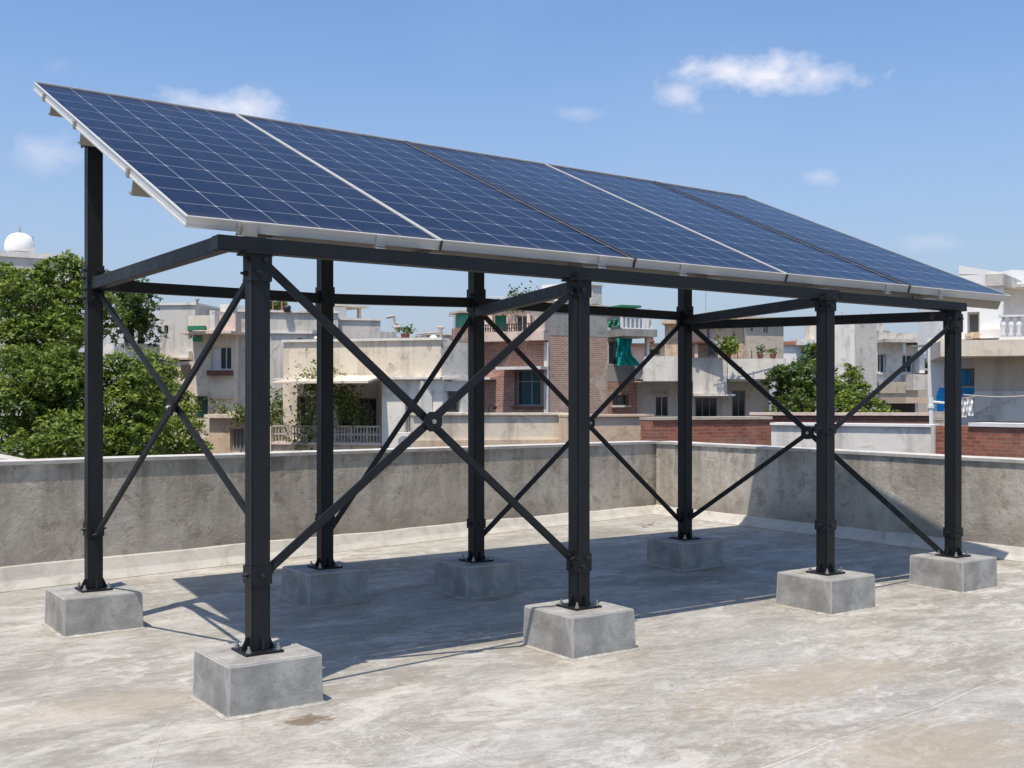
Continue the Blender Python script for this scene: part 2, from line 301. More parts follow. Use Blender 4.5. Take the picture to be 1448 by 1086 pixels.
# ---------------------------------------------------------------- object helpers
def tag(o,label=None,cat=None,group=None,kind=None):
    for k,v in (('label',label),('category',cat),('group',group),('kind',kind)):
        if v: o[k]=v
    return o
def thing(name,label,cat,loc,group=None):
    o=bpy.data.objects.new(name,None); o.empty_display_size=.2; C.objects.link(o); o.location=Vector(loc)*S; tag(o,label,cat,group); return o
class MB:
    """collects geometry in modelling units; build() links it as one mesh object in metres"""
    def __init__(s): s.v=[]; s.f=[]; s.uv=None
    def add(s,vs,fs):
        b=len(s.v); s.v+= [tuple(x) for x in vs]; s.f+=[tuple(i+b for i in f) for f in fs]; return s
    def hexa(s,p):      # 8 points: bottom 4 ccw, top 4 ccw
        return s.add(p,[(0,3,2,1),(4,5,6,7),(0,1,5,4),(1,2,6,5),(2,3,7,6),(3,0,4,7)])
    def box(s,x0,x1,y0,y1,z0,z1):
        return s.hexa([(x0,y0,z0),(x1,y0,z0),(x1,y1,z0),(x0,y1,z0),(x0,y0,z1),(x1,y0,z1),(x1,y1,z1),(x0,y1,z1)])
    def bar(s,p,q,w,h,up=(0,0,1),ext=0):
        p,q=Vector(p),Vector(q); d=(q-p).normalized(); up=Vector(up); x=d.cross(up)
        if x.length<1e-4: x=d.cross(Vector((1,0,0)))
        x.normalize(); u=x.cross(d).normalized(); p=p-d*ext; q=q+d*ext
        o=[(-w/2,-h/2),(w/2,-h/2),(w/2,h/2),(-w/2,h/2)]
        return s.hexa([p+x*a+u*b for a,b in o]+[q+x*a+u*b for a,b in o])
    def cyl(s,p,q,r,n=10,r2=None,cap=True):
        p,q=Vector(p),Vector(q); d=(q-p).normalized(); x=d.orthogonal().normalized(); y=d.cross(x); r2=r if r2 is None else r2
        vs=[p+(x*math.cos(a)+y*math.sin(a))*r for a in [2*math.pi*i/n for i in range(n)]]+[q+(x*math.cos(a)+y*math.sin(a))*r2 for a in [2*math.pi*i/n for i in range(n)]]
        fs=[(i,(i+1)%n,n+(i+1)%n,n+i) for i in range(n)]
        if cap: fs+=[tuple(range(n))[::-1],tuple(range(n,2*n))]
        return s.add(vs,fs)
    def tube(s,pts,r,n=6):
        for a,b in zip(pts[:-1],pts[1:]): s.cyl(a,b,r,n)
        return s
    def prism(s,pts,vec):
        n=len(pts); vec=Vector(vec); vs=[Vector(p) for p in pts]+[Vector(p)+vec for p in pts]
        return s.add(vs,[tuple(range(n))[::-1],tuple(range(n,2*n))]+[(i,(i+1)%n,n+(i+1)%n,n+i) for i in range(n)])
    def lathe(s,c,prof,n=24):
        b=[]; vs=[];fs=[]
        for r,z in prof: vs+=[(c[0]+r*math.cos(2*math.pi*i/n),c[1]+r*math.sin(2*math.pi*i/n),c[2]+z) for i in range(n)]
        for k in range(len(prof)-1): fs+=[(k*n+i,k*n+(i+1)%n,(k+1)*n+(i+1)%n,(k+1)*n+i) for i in range(n)]
        return s.add(vs,fs)
    def build(s,name,mat,parent=None,bevel=0,smooth=False,loc=None):
        L=Vector(loc)*S if loc is not None else Vector((0,0,0))
        base=L
        if parent is not None:
            w=parent; base=Vector((0,0,0))
            while w is not None: base=base+w.location; w=w.parent
        me=bpy.data.meshes.new(name); me.from_pydata([Vector(v)*S-base for v in s.v],[],s.f)
        me.validate()
        import bmesh
        bm=bmesh.new(); bm.from_mesh(me); bmesh.ops.recalc_face_normals(bm,faces=bm.faces)
        if bevel:
            bmesh.ops.remove_doubles(bm,verts=bm.verts,dist=1e-5)
            bmesh.ops.bevel(bm,geom=[e for e in bm.edges if len(e.link_faces)==2 and e.calc_face_angle(0)>.5],offset=bevel*S,segments=2,affect='EDGES')
        uvl=bm.loops.layers.uv.new('UVMap')
        for f in bm.faces:
            n=f.normal
            if abs(n.z)>.7: tx,ty=Vector((1,0,0)),Vector((0,1,0))
            else: tx=Vector((-n.y,n.x,0)).normalized(); ty=Vector((0,0,1))
            for l in f.loops: l[uvl].uv=(tx.dot(l.vert.co),ty.dot(l.vert.co))
        bm.to_mesh(me); bm.free()
        if smooth:
            me.polygons.foreach_set('use_smooth',[True]*len(me.polygons))
        me.materials.append(M[mat] if isinstance(mat,str) else mat)
        o=bpy.data.objects.new(name,me); C.objects.link(o)
        if parent is not None: o.parent=parent
        else: o.location=L
        return o
# photo-frame helpers: a point on the sight line (u,v) at a real distance d (units along the view axis)
def Pd(u,v,d):
    r=(u-724)*d/FPX; return Vector((CX+d*sn+r*cs,CY+d*cs-r*sn,CZ+(HY-v)*d/FPX))
def depth(p): return (p[0]-CX)*sn+(p[1]-CY)*cs
def zat(p,v): return CZ+(HY-v)*depth(p)/FPX
class Fr:   # a vertical facade plane through two plan points
    def __init__(s,u0,d0,u1,d1):
        s.a=Pd(u0,HY,d0); s.b=Pd(u1,HY,d1); s.a.z=s.b.z=0; s.e=(s.b-s.a).normalized(); n=Vector((s.e.y,-s.e.x,0)); 
        if n.dot(Vector((CX,CY,0))-s.a)<0: n=-n
        s.n=n
    def s_(s,u):
        r=(u-724)/FPX; dr=Vector((sn+r*cs,cs-r*sn,0)); c=Vector((CX,CY,0))
        k=(s.a-c).dot(s.n)/dr.dot(s.n); return (c+dr*k-s.a).dot(s.e)
    def z_(s,u,v):
        p=s.a+s.e*s.s_(u); return zat(p,v)
    def P(s,a,o,z): return s.a+s.e*a+s.n*o+Vector((0,0,z))
    def box(s,mb,s0,s1,o0,o1,z0,z1):
        return mb.hexa([s.P(s0,o0,z0),s.P(s1,o0,z0),s.P(s1,o1,z0),s.P(s0,o1,z0),s.P(s0,o0,z1),s.P(s1,o0,z1),s.P(s1,o1,z1),s.P(s0,o1,z1)])
    def pbox(s,mb,u0,v0,u1,v1,o0,o1):
        um=(u0+u1)/2; return s.box(mb,s.s_(u0),s.s_(u1),o0,o1,s.z_(um,v1),s.z_(um,v0))
GZ=-6.6
def wall(par,name,mat,fr,u0,u1,vt,vb,dep,holes=(),rev=.13):
    """facade with real openings, reveals, and the building mass behind it"""
    um=(u0+u1)/2; s0,s1=fr.s_(u0),fr.s_(u1); z1=fr.z_(um,vt); z0=fr.z_(um,vb) if vb is not None else GZ
    H=[]
    for (a,b,c,d) in holes:
        m=(a+c)/2; H.append((fr.s_(a),fr.z_(m,d),fr.s_(c),fr.z_(m,b)))
    mb=MB()
    xs=sorted(set([s0,s1]+[h[0] for h in H]+[h[2] for h in H])); zs=sorted(set([z0,z1]+[h[1] for h in H]+[h[3] for h in H]))
    xs=[x for x in xs if s0-1e-6<=x<=s1+1e-6]; zs=[z for z in zs if z0-1e-6<=z<=z1+1e-6]
    for i in range(len(xs)-1):
        for j in range(len(zs)-1):
            mx,mz=(xs[i]+xs[i+1])/2,(zs[j]+zs[j+1])/2
            if any(h[0]<mx<h[2] and h[1]<mz<h[3] for h in H): continue
            mb.add([fr.P(xs[i],0,zs[j]),fr.P(xs[i+1],0,zs[j]),fr.P(xs[i+1],0,zs[j+1]),fr.P(xs[i],0,zs[j+1])],[(0,1,2,3)])
    for (a,b,c,d) in H:
        q=[(a,b),(c,b),(c,d),(a,d)]
        for k in range(4):
            x,y=q[k],q[(k+1)%4]
            mb.add([fr.P(x[0],0,x[1]),fr.P(y[0],0,y[1]),fr.P(y[0],-rev,y[1]),fr.P(x[0],-rev,x[1])],[(0,1,2,3)])
        mb.add([fr.P(a,-rev,b),fr.P(c,-rev,b),fr.P(c,-rev,d),fr.P(a,-rev,d)],[(0,1,2,3)])
    # sides, top, back
    A=[fr.P(s0,0,z0),fr.P(s1,0,z0),fr.P(s1,-dep,z0),fr.P(s0,-dep,z0),fr.P(s0,0,z1),fr.P(s1,0,z1),fr.P(s1,-dep,z1),fr.P(s0,-dep,z1)]
    mb.add(A,[(4,5,6,7),(1,2,6,5),(2,3,7,6),(3,0,4,7),(0,3,2,1)])
    return mb.build(name,mat,par)
def window(par,fr,rect,fm='white_paint',gm='glass_dark',nx=2,ny=1,sill=True,rev=.13,bar=.018,name='window',curtain=None,hood=0):
    a,b,c,d=rect; m=(a+c)/2; s0,s1,z0,z1=fr.s_(a),fr.s_(c),fr.z_(m,d),fr.z_(m,b)
    f=MB(); o0,o1=-rev+.003,-rev+.035
    fr.box(f,s0+.001,s0+bar*1.5,o0,o1,z0+.001,z1-.001); fr.box(f,s1-bar*1.5,s1-.001,o0,o1,z0+.001,z1-.001)
    fr.box(f,s0+bar*1.5,s1-bar*1.5,o0,o1,z1-bar*1.5,z1-.001); fr.box(f,s0+bar*1.5,s1-bar*1.5,o0,o1,z0+.001,z0+bar*1.5)
    for i in range(1,nx):
        x=s0+(s1-s0)*i/nx; fr.box(f,x-bar/2,x+bar/2,o0,o1-.003,z0+bar*1.5,z1-bar*1.5)
    for j in range(1,ny):
        z=z0+(z1-z0)*(.68 if ny==2 else j/ny); fr.box(f,s0+bar*1.5,s1-bar*1.5,o0,o1-.005,z-bar/2,z+bar/2)
    w=f.build(name,fm,par)
    g=MB(); fr.box(g,s0+.004,s1-.004,-rev+.004,-rev+.012,z0+.004,z1-.004); g.build('pane',gm,w)
    if curtain:
        k=MB(); n=14; x0,x1=s0+(s1-s0)*curtain[1],s0+(s1-s0)*curtain[2]
        for i in range(n):
            xa,xb=x0+(x1-x0)*i/n,x0+(x1-x0)*(i+1)/n; oa,ob=(.014,.022) if i%2 else (.022,.014)
            k.add([fr.P(xa,-rev+oa,z0+.02),fr.P(xb,-rev+ob,z0+.02),fr.P(xb,-rev+ob,z1-.03),fr.P(xa,-rev+oa,z1-.03)],[(0,1,2,3)])
        k.build('curtain',curtain[0],w)
    if sill:
        k=MB(); fr.box(k,s0-.04,s1+.04,.002,.07,z0-.05,z0-.003); k.build('sill','pl_white' if sill is True else sill,w)
    if hood:
        k=MB(); fr.box(k,s0-.12,s1+.12,.002,hood,z1+.03,z1+.075); k.build('hood','pl_white',w)
    return w
def slab(par,name,mat,fr,u0,v0,u1,v1,o0,o1):
    m=MB(); fr.pbox(m,u0,v0,u1,v1,o0,o1); return m.build(name,mat,par)
def railing(par,fr,u0,u1,vt,vb,off,n,mat='rail_rust',rails=3,name='railing',th=.014,post=.02):
    m=MB(); um=(u0+u1)/2; s0,s1,zt,zb=fr.s_(u0),fr.s_(u1),fr.z_(um,vt),fr.z_(um,vb)
    for j in range(rails):
        z=zb+(zt-zb)*j/(rails-1); fr.box(m,s0,s1,off-th,off+th,z-th,z+th)
    for i in range(n+1):
        x=s0+(s1-s0)*i/n; fr.box(m,x-post/2*(1.6 if i%5==0 else .8),x+post/2*(1.6 if i%5==0 else .8),off-th*.7,off+th*.7,zb+th,zt-th)
    return m.build(name,mat,par)
exec_parts=[]
# ---------------------------------------------------------------- roof deck, ground
WC=(5.50,3.705); WL=(-6.0,1.698); WR=(5.29,-5.0)
m=MB(); m.prism([(-6.3,-7,GZ+.003),(5.5,-7,GZ+.003),(5.85,4.05,GZ+.003),(-6.3,2.0,GZ+.003)],(0,0,-GZ-.003))
tag(m.build('roof_deck','floor'),kind='structure')
m=MB(); m.add([(-1500,-1500,GZ),(1500,-1500,GZ),(1500,1500,GZ),(-1500,1500,GZ)],[(0,1,2,3)]); tag(m.build('ground','ground'),kind='structure')
def parapet(p,q,zp,zq,kp,kq,label,flip):
    p3,q3=Vector((*p,0)),Vector((*q,0)); e=(q3-p3).normalized(); n=Vector((e.y,-e.x,0)); n=n if flip else -n    # n = inward
    t=thing('parapet_wall',label,'wall',p3); th=.16; N=40
    m=MB(); toe=.09
    P=lambda f,o,z: p3+(q3-p3)*f+n*o+Vector((0,0,z))
    L=(q3-p3).length
    o1=th/L if True else 0
    m.hexa([P(0,-toe,0),P(1,-toe,0),P(1,-toe-th,0),P(0,-toe-th,0),P(0,-toe,zp),P(1,-toe,zq),P(1,-toe-th,zq),P(0,-toe-th,zp)])
    m.build('wall','parapet',t)
    m=MB()
    vs=[];fs=[]
    for i in range(N+1):
        f=i/N; w=.0008*math.sin(i*1.7)+random.uniform(-.0008,.0008)
        vs+=[P(f,-toe+.014,zp+(zq-zp)*f-.004+w*.3),P(f,-toe+.016,zp+(zq-zp)*f+.017+w),P(f,-toe-th-.014,zp+(zq-zp)*f+.019+w),P(f,-toe-th-.014,zp+(zq-zp)*f-.004)]
    for i in range(N):
        b=4*i
        for k in range(4): fs.append((b+k,b+(k+1)%4,b+4+(k+1)%4,b+4+k))
    fs+=[(0,1,2,3),(4*N,4*N+3,4*N+2,4*N+1)]
    m.add(vs,fs); m.build('coping','coping',t)
    m=MB(); vs=[];fs=[]
    for i in range(N+1):
        f=i/N; k=kp+(kq-kp)*f; w=random.uniform(-.006,.006)
        vs+=[P(f,.0+w*1.2,.002),P(f,-toe*.45,k*.42),P(f,-toe+.016,k+w),P(f,-toe-.002,k+w+.006),P(f,-toe-.002,.002)]
    for i in range(N):
        b=5*i
        for k in range(5): fs.append((b+k,b+(k+1)%5,b+5+(k+1)%5,b+5+k))
    m.add(vs,fs); m.build('skirting','skirting',t,smooth=False)
    return t
parapet(WL,(5.70,3.744),.715,.633,.17,.07,'long stained concrete parapet behind the back row of posts, with white coping',True)
parapet((5.495,3.78),WR,.636,.60,.075,.08,'sunlit concrete parapet on the right, running from the corner towards the viewer',True)

# ---------------------------------------------------------------- solar mounting frame
h0=.165
FP=[Vector((.231,-.035,h0)),Vector((1.625,-.04,h0)),Vector((3.18,-.045,h0)),Vector((4.235,-.06,h0))]
BP=[Vector((.10,1.55,h0)),Vector((1.24,1.55,h0)),Vector((2.0,1.30,h0)),Vector((3.57,1.34,h0))]
# panel plane (top surface): front corners and back corners
FL=Vector((0,0,1.464+h0)); FRc=Vector((4.93,.01,1.474+h0)); BL=Vector((-.03,2.128,2.405+h0)); BR=Vector((5.0,2.148,2.392+h0))
def plane_top(X,Y):
    s=X/4.95; f=FL.lerp(FRc,s); b=BL.lerp(BR,s); t=(Y-f.y)/(b.y-f.y); return f.z+(b.z-f.z)*t
BEAMZ=1.378+h0
fr_=thing('solar_mounting_frame','tall black steel frame with eight posts and crossed braces carrying the solar panels','mounting frame',(0,0,0))
PW=.066
def stepped(mb,p,n,prof,k=8):
    p,n=Vector(p),Vector(n); x=n.orthogonal().normalized(); y=n.cross(x); vs=[];fs=[]
    for r,h in prof: vs+=[p+n*h+(x*math.cos(6.2832*i/k)+y*math.sin(6.2832*i/k))*r for i in range(k)]
    for j in range(len(prof)-1): fs+=[(j*k+i,j*k+(i+1)%k,(j+1)*k+(i+1)%k,(j+1)*k+i) for i in range(k)]
    fs+=[tuple(range(k))[::-1],tuple(range((len(prof)-1)*k,len(prof)*k))]; mb.add(vs,fs)
def bolt(parent,p,n,r=.0065,l=.018,mat='dark_bolt'):
    m=MB(); stepped(m,p,n,[(r*1.45,0),(r*1.45,l*.45),(r*.7,l*.46),(r*.7,l)],6); return m.build('bolt',mat,parent)
def post(p,ztop,collars,front):
    m=MB(); hw=PW/2; m.box(p.x-hw,p.x+hw,p.y-hw,p.y+hw,h0+.008,ztop); o=m.build('post','steel_paint',fr_,bevel=.004)
    b=MB(); w=.067; b.box(p.x-w,p.x+w,p.y-w,p.y+w,h0+.001,h0+.009)
    bp=b.build('base_plate','steel_paint',o)
    gh=.042; gl=.024; gt=.0028
    for dx,dy in ((1,0),(-1,0),(0,1),(0,-1)):
        for off in (0,):
            q=Vector((p.x+dx*hw,p.y+dy*hw,h0+.009)); d=Vector((dx,dy,0)); s=Vector((-dy,dx,0))*gt
            g=MB(); a=q-s; g.prism([a,a+d*gl,a+d*gl+Vector((0,0,.008)),a+d*.008+Vector((0,0,gh)),a+Vector((0,0,gh))],s*2); g.build('gusset','steel_paint',o)
    for sx in (-1,1):
        for sy in (-1,1):
            k=MB(); c=Vector((p.x+sx*.052,p.y+sy*.052,h0+.009)); stepped(k,c,(0,0,1),[(.011,0),(.011,.003),(.0082,.0031),(.0082,.011),(.0042,.0111),(.0042,.023)],8); k.build('anchor_bolt','zinc_bolt',o)
    for zc,hh in collars:
        c=MB(); e=hw+.0045; c.box(p.x-e,p.x+e,p.y-e,p.y+e,zc-hh/2,zc+hh/2); c.build('collar','steel_paint',o,bevel=.0015)
        for n in ((-1,0,0),(0,-1,0),(1,0,0)):
            n=Vector(n); s=Vector((-n.y,n.x,0))
            for zz,ss in (((hh*.22),.012),(-hh*.22,-.012)) if hh>.07 else ((0,0),):
                bolt(o,Vector((p.x,p.y,zc+zz))+n*e+s*ss,n)
    if front:
        c=MB(); c.box(p.x-.055,p.x+.055,p.y-.05,p.y+.05,ztop+.0005,ztop+.008); c.build('cap_plate','steel_paint',o)
    return o
ftop=BEAMZ-.0245-.009
fc=[[(zat(FP[0],378),.10),(zat(FP[0],812),.062)],[(zat(FP[1],404),.10),(zat(FP[1],794),.075)],[(zat(FP[2],428),.085),(zat(FP[2],606),.05),(zat(FP[2],742),.05)],[(zat(FP[3],457),.10),(zat(FP[3],752),.05)]]
for p,c in zip(FP,fc): post(p,ftop,c,True)
bc=[[(zat(BP[0],388),.075),(zat(BP[0],416),.085),(zat(BP[0],748),.06)],[(zat(BP[1],420),.10),(zat(BP[1],733),.05)],[(zat(BP[2],425),.12),(zat(BP[2],740),.05)],[(zat(BP[3],447),.12),(zat(BP[3],725),.05)]]
for p,c in zip(BP,bc):
    post(p,plane_top(p.x,p.y)-.115,c,False)
def member(name,p,q,w,h,up=(0,0,1),mat='steel_paint'):
    m=MB(); m.bar(p,q,w,h,up); return m.build(name,mat,fr_,bevel=.002)
# front beam in two lengths, rear beam in three, cross ties
def at(p,z,dx=0,dy=0): return Vector((p.x+dx,p.y+dy,z))
member('front_beam',(.085,-.024,BEAMZ),(3.275,-.024,BEAMZ),.064,.049)
member('front_beam',(3.278,-.026,BEAMZ-.006),(4.36,-.034,BEAMZ-.006),.064,.046)
for i in range(3):
    a,b=BP[i],BP[i+1]; d=(b-a).normalized()
    member('rear_beam',at(a,BEAMZ-.004)+d*.0375,at(b,BEAMZ-.004)-d*.0375,.04,.05)
def tie(a,b,z,ea=.0375,eb=.03,w=.045,h=.052):
    d=(b-a); d.z=0; d.normalize(); return member('tie_beam',at(a,z)+d*ea,at(b,z)-d*eb,w,h)
tie(BP[0],Vector((.115,-.035,0)),BEAMZ-.002,.0375,-.02)
tie(BP[2],FP[1],BEAMZ-.055,.0375,.035)
tie(BP[3],FP[2],BEAMZ-.03,.0375,.0)
tie(BP[3],FP[3],BEAMZ-.06,.0375,.035)
def brace(pa,va,pb,vb,off=0.,w=.030,name='brace',ea=.03,eb=.03):
    a=at(pa,zat(pa,va)); b=at(pb,zat(pb,vb)); d=(b-a); h=Vector((d.x,d.y,0)).normalized(); n=Vector((h.y,-h.x,0))
    if n.y>0: n=-n
    a=a+h*ea+n*off; b=b-h*eb+n*off
    o=member(name,a,b,.014,w,up=Vector((0,0,1)))
    for q,sg in ((a,1),(b,-1)):
        dd=(b-a).normalized()*sg; bolt(o,q+dd*.03+n*.007,n,.0055,.012)
    return a,b,n
def node(p,n,r=.045,sides=8,th=.012):
    m=MB(); p,n=Vector(p),Vector(n); x=Vector((0,0,1)); y=n.cross(x).normalized()
    pts=[p-n*th/2+(x*math.cos(a)+y*math.sin(a))*r for a in [2*math.pi*(i+.5)/sides for i in range(sides)]]
    m.prism(pts,n*th); o=m.build('gusset_plate','steel_paint',fr_,bevel=.002)
    bolt(o,p+n*(th/2),n,.0065,.011,'zinc_bolt')
def cross(A,B):
    # plan intersection point along the first brace at the same plan position as on the second
    a,b,n=A; c,d,_=B
    f=0
    for i in range(400):
        t=i/400; p=a.lerp(b,t); 
        # height of other brace there
        hd=(d-c); L2=hd.x**2+hd.y**2; s=((p.x-c.x)*hd.x+(p.y-c.y)*hd.y)/L2; z=c.z+hd.z*s
        if i and (p.z-z)*f<0: return p
        f=p.z-z
    return a.lerp(b,.5)
A=brace(FP[0],372,FP[1],790,-.008); B=brace(FP[0],808,FP[1],410,.008); node(cross(A,B)+B[2]*.03,B[2],.040)
A=brace(BP[0],412,FP[0],742,-.008,.026); B=brace(FP[0],388,BP[0],760,.008,.026); node(cross(A,B)+B[2]*.028,B[2],.036)
brace(BP[2],450,BP[1],748,0,.026)
A=brace(BP[2],440,BP[3],737,-.008,.026); B=brace(BP[2],758,BP[3],456,.008,.026); node(cross(A,B)+B[2]*.028,B[2],.04)
A=brace(BP[3],460,FP[3],790,-.008,.03)
# the other right-hand brace: a long lower piece ending just past the plate and a separate upper piece
a=at(BP[3],zat(BP[3],733)); b=at(FP[3],zat(FP[3],470)); hd=Vector((b.x-a.x,b.y-a.y,0)).normalized(); nn=Vector((hd.y,-hd.x,0)); nn=nn if nn.y<0 else -nn
xp=cross(A,(a,b,nn))
node(xp+nn*.028,nn,.04)
hd3=(b-a); tt=((xp-a).dot(hd3)/hd3.length_squared)+.055
stub=member('brace',a+hd*.03+nn*.008,a+hd3*tt+nn*.008,.014,.026)
brace(FP[2],612,FP[3],462,0,.024)
# purlins
def purlin(Y,w=.036,h=.062,z_off=0,x0=-.004,x1=4.93):
    t=.042
    a=Vector((x0,Y,plane_top(x0,Y)-t-h/2-.006)); b=Vector((x1,Y,plane_top(x1,Y)-t-h/2-.006))
    m=MB(); tk=.005
    nY=Vector((0,math.cos(.414),math.sin(.414))); nZ=Vector((0,-math.sin(.414),math.cos(.414)))
    def pl(o,v,ww,hh):  m.bar(a+nY*o+nZ*v,b+nY*o+nZ*v,ww,hh,up=nZ)
    pl(-w/2,0,tk,h); pl(0,h/2-tk/2,w,tk); pl(0,-h/2+tk/2,w,tk)
    o=m.build('purlin','galvanised',fr_)
    return o
purlin(.10,x0=.2)
for Y in (.62,1.38,1.93): purlin(Y)
# saddle brackets on the rear posts and stub supports on the front beam
for p in BP:
    z=plane_top(p.x,p.y)-.115; m=MB(); m.prism([(p.x-.045,p.y-.045,z-.04),(p.x-.0385,p.y-.045,z-.04),(p.x-.0385,p.y-.045,z+.006),(p.x+.0385,p.y-.045,z+.006),(p.x+.0385,p.y-.045,z-.04),(p.x+.045,p.y-.045,z-.04),(p.x+.045,p.y-.045,z+.03),(p.x-.045,p.y-.045,z+.03)],(0,.09,0)); m.build('saddle_bracket','steel_paint',fr_)
for x in (.30,.95,1.70,2.45,3.2,4.1):
    m=MB(); y=-.02; zt=plane_top(x,.09)-.108; m.box(x-.03,x+.03,y,y+.14,BEAMZ+.0255,BEAMZ+.032); m.box(x-.03,x+.03,y+.09,y+.097,BEAMZ+.033,zt+.045); m.build('clip_angle','galvanised',fr_)
m=MB(); m.box(.19,.235,-.03,.01,BEAMZ+.026,BEAMZ+.075); m.build('packing_bracket','galvanised',fr_,bevel=.004)
# ---------------------------------------------------------------- panels
sf=[0,.2,.4,.6,.8,1.]; sb=[0,.204,.413,.622,.812,1.]
plabel=['blue solar panel at the left end of the row, silver side rail in view','second solar panel from the left, next to the open left-end one','middle solar panel of the row of five','fourth solar panel from the left, above the third front post','solar panel at the far right end of the row']
for i in range(5):
    g=.0035; f0=FL.lerp(FRc,sf[i]+g/4.9*(i>0)); f1=FL.lerp(FRc,sf[i+1]-g/4.9*(i<4)); b0=BL.lerp(BR,sb[i]+g/5*(i>0)); b1=BL.lerp(BR,sb[i+1]-g/5*(i<4))
    nrm=(f1-f0).cross(b0-f0).normalized(); sag=Vector((0,0,random.uniform(-.0015,.0015)))
    f0,f1,b0,b1=[p+sag for p in (f0,f1,b0,b1)]
    t=thing('solar_module',plabel[i],'solar panel',(f0+f1)/2,'solar panels side by side on the black frame')
    def Q(x,y,o=0): return f0.lerp(f1,x).lerp(b0.lerp(b1,x),y)+nrm*o
    fw=.0052; TH=.040; ex,ey=fw/1.0,fw/2.3
    m=MB()
    def rail(x0,x1,y0,y1): m.hexa([Q(x0,y0,-TH),Q(x1,y0,-TH),Q(x1,y1,-TH),Q(x0,y1,-TH),Q(x0,y0),Q(x1,y0),Q(x1,y1),Q(x0,y1)])
    rail(0,ex,0,1); rail(1-ex,1,0,1); rail(ex,1-ex,0,ey); rail(ex,1-ex,1-ey,1)
    # raised lips of the extrusion
    def lip(p,q,o,hh): m.bar(p,q,.003,hh,up=nrm)
    for (a,b,out) in (((0,0),(1,0),-1),((0,0),(0,1),-1)):
        d=(Q(*b)-Q(*a)).normalized(); side=nrm.cross(d).normalized(); side=side if side.dot(Q(.5,.5)-Q(*a))<0 else -side
        for zo,hh in ((-.003,.005),(-TH+.005,.008)): m.bar(Q(*a,zo)+side*.0015,Q(*b,zo)+side*.0015,.003,hh,up=nrm)
    m.bar(Q(0,1,.001),Q(1,1,.001),.006,.008,up=nrm)
    fo=m.build('frame','aluminium',t)
    if i<4:
        k=MB(); a=Q(1,0)+(f1-f0).normalized()*.0034; out=-(Q(.5,1)-Q(.5,0)).normalized(); k.bar(a+out*.004-nrm*.001,a+out*.004-nrm*TH,.0075,.006,up=out); k.build('gap_shade','tank_black',t)  # black block standing in for the shade in the gap between neighbouring frames
    # laminate with uv
    NX,NY=6,12; vs=[];fs=[];uvs=[]
    for j in range(NY+1):
        for k in range(NX+1): vs.append((Q(ex+(1-2*ex)*k/NX,ey+(1-2*ey)*j/NY,-.003))*S-t.location)
    for j in range(NY):
        for k in range(NX): a=j*(NX+1)+k; fs.append((a,a+1,a+NX+2,a+NX+1)); uvs+=[(k/NX,j/NY),((k+1)/NX,j/NY),((k+1)/NX,(j+1)/NY),(k/NX,(j+1)/NY)]
    me=bpy.data.meshes.new('glass_face'); me.from_pydata(vs,[],fs); ul=me.uv_layers.new(name='UVMap'); ul.data.foreach_set('uv',[c for q in uvs for c in q])
    ul.data.foreach_set('uv',[ (c*.985+.0075) for q in uvs for c in q])
    me.materials.append(M['cells']); o=bpy.data.objects.new('glass_face',me); C.objects.link(o); o.parent=t
    m=MB(); m.hexa([Q(ex,ey,-.011),Q(1-ex,ey,-.011),Q(1-ex,1-ey,-.011),Q(ex,1-ey,-.011),Q(ex,ey,-.006),Q(1-ex,ey,-.006),Q(1-ex,1-ey,-.006),Q(ex,1-ey,-.006)]); m.build('back_sheet','panel_back',t)
    m=MB(); m.hexa([Q(.42,.86,-.035),Q(.58,.86,-.035),Q(.58,.9,-.035),Q(.42,.9,-.035),Q(.42,.86,-.012),Q(.58,.86,-.012),Q(.58,.9,-.012),Q(.42,.9,-.012)]); m.build('junction_box','tank_black',t)
    if i in (1,3):
        d0,d1=Q(1,0,.002)+(f1-f0).normalized()*.0045,Q(1,1,.002)+(b1-b0).normalized()*.0045; k=MB(); k.bar(d0+nrm*.001,d1+nrm*.001,.021,.004,up=nrm); k.build('joint_strip','tank_black',t)
    # front clamps
    for x in ((.2,.74) if i==0 else (.82,) if i in (1,3) else (.3,)):
        k=MB(); a=Q(x,0,-TH*.55); d=(f1-f0).normalized(); out=-(Q(.5,1)-Q(.5,0)).normalized(); k.bar(a+out*.005-d*.02,a+out*.005+d*.02,.004,TH*1.1,up=nrm); k.bar(a+out*.004-d*.02-nrm*.028,a+out*.004+d*.02-nrm*.028,.03,.004,up=nrm)
        k.build('clamp','aluminium',t)
    if i==0:
        for y in (.29,.645,.90):
            k=MB(); k.hexa([Q(-.008,y-.006,-.045),Q(.006,y-.006,-.045),Q(.006,y+.006,-.045),Q(-.008,y+.006,-.045),Q(-.008,y-.006,-.01),Q(-.002,y-.006,-.01),Q(-.002,y+.006,-.01),Q(-.008,y+.006,-.01)]); k.build('clamp','galvanised',t)
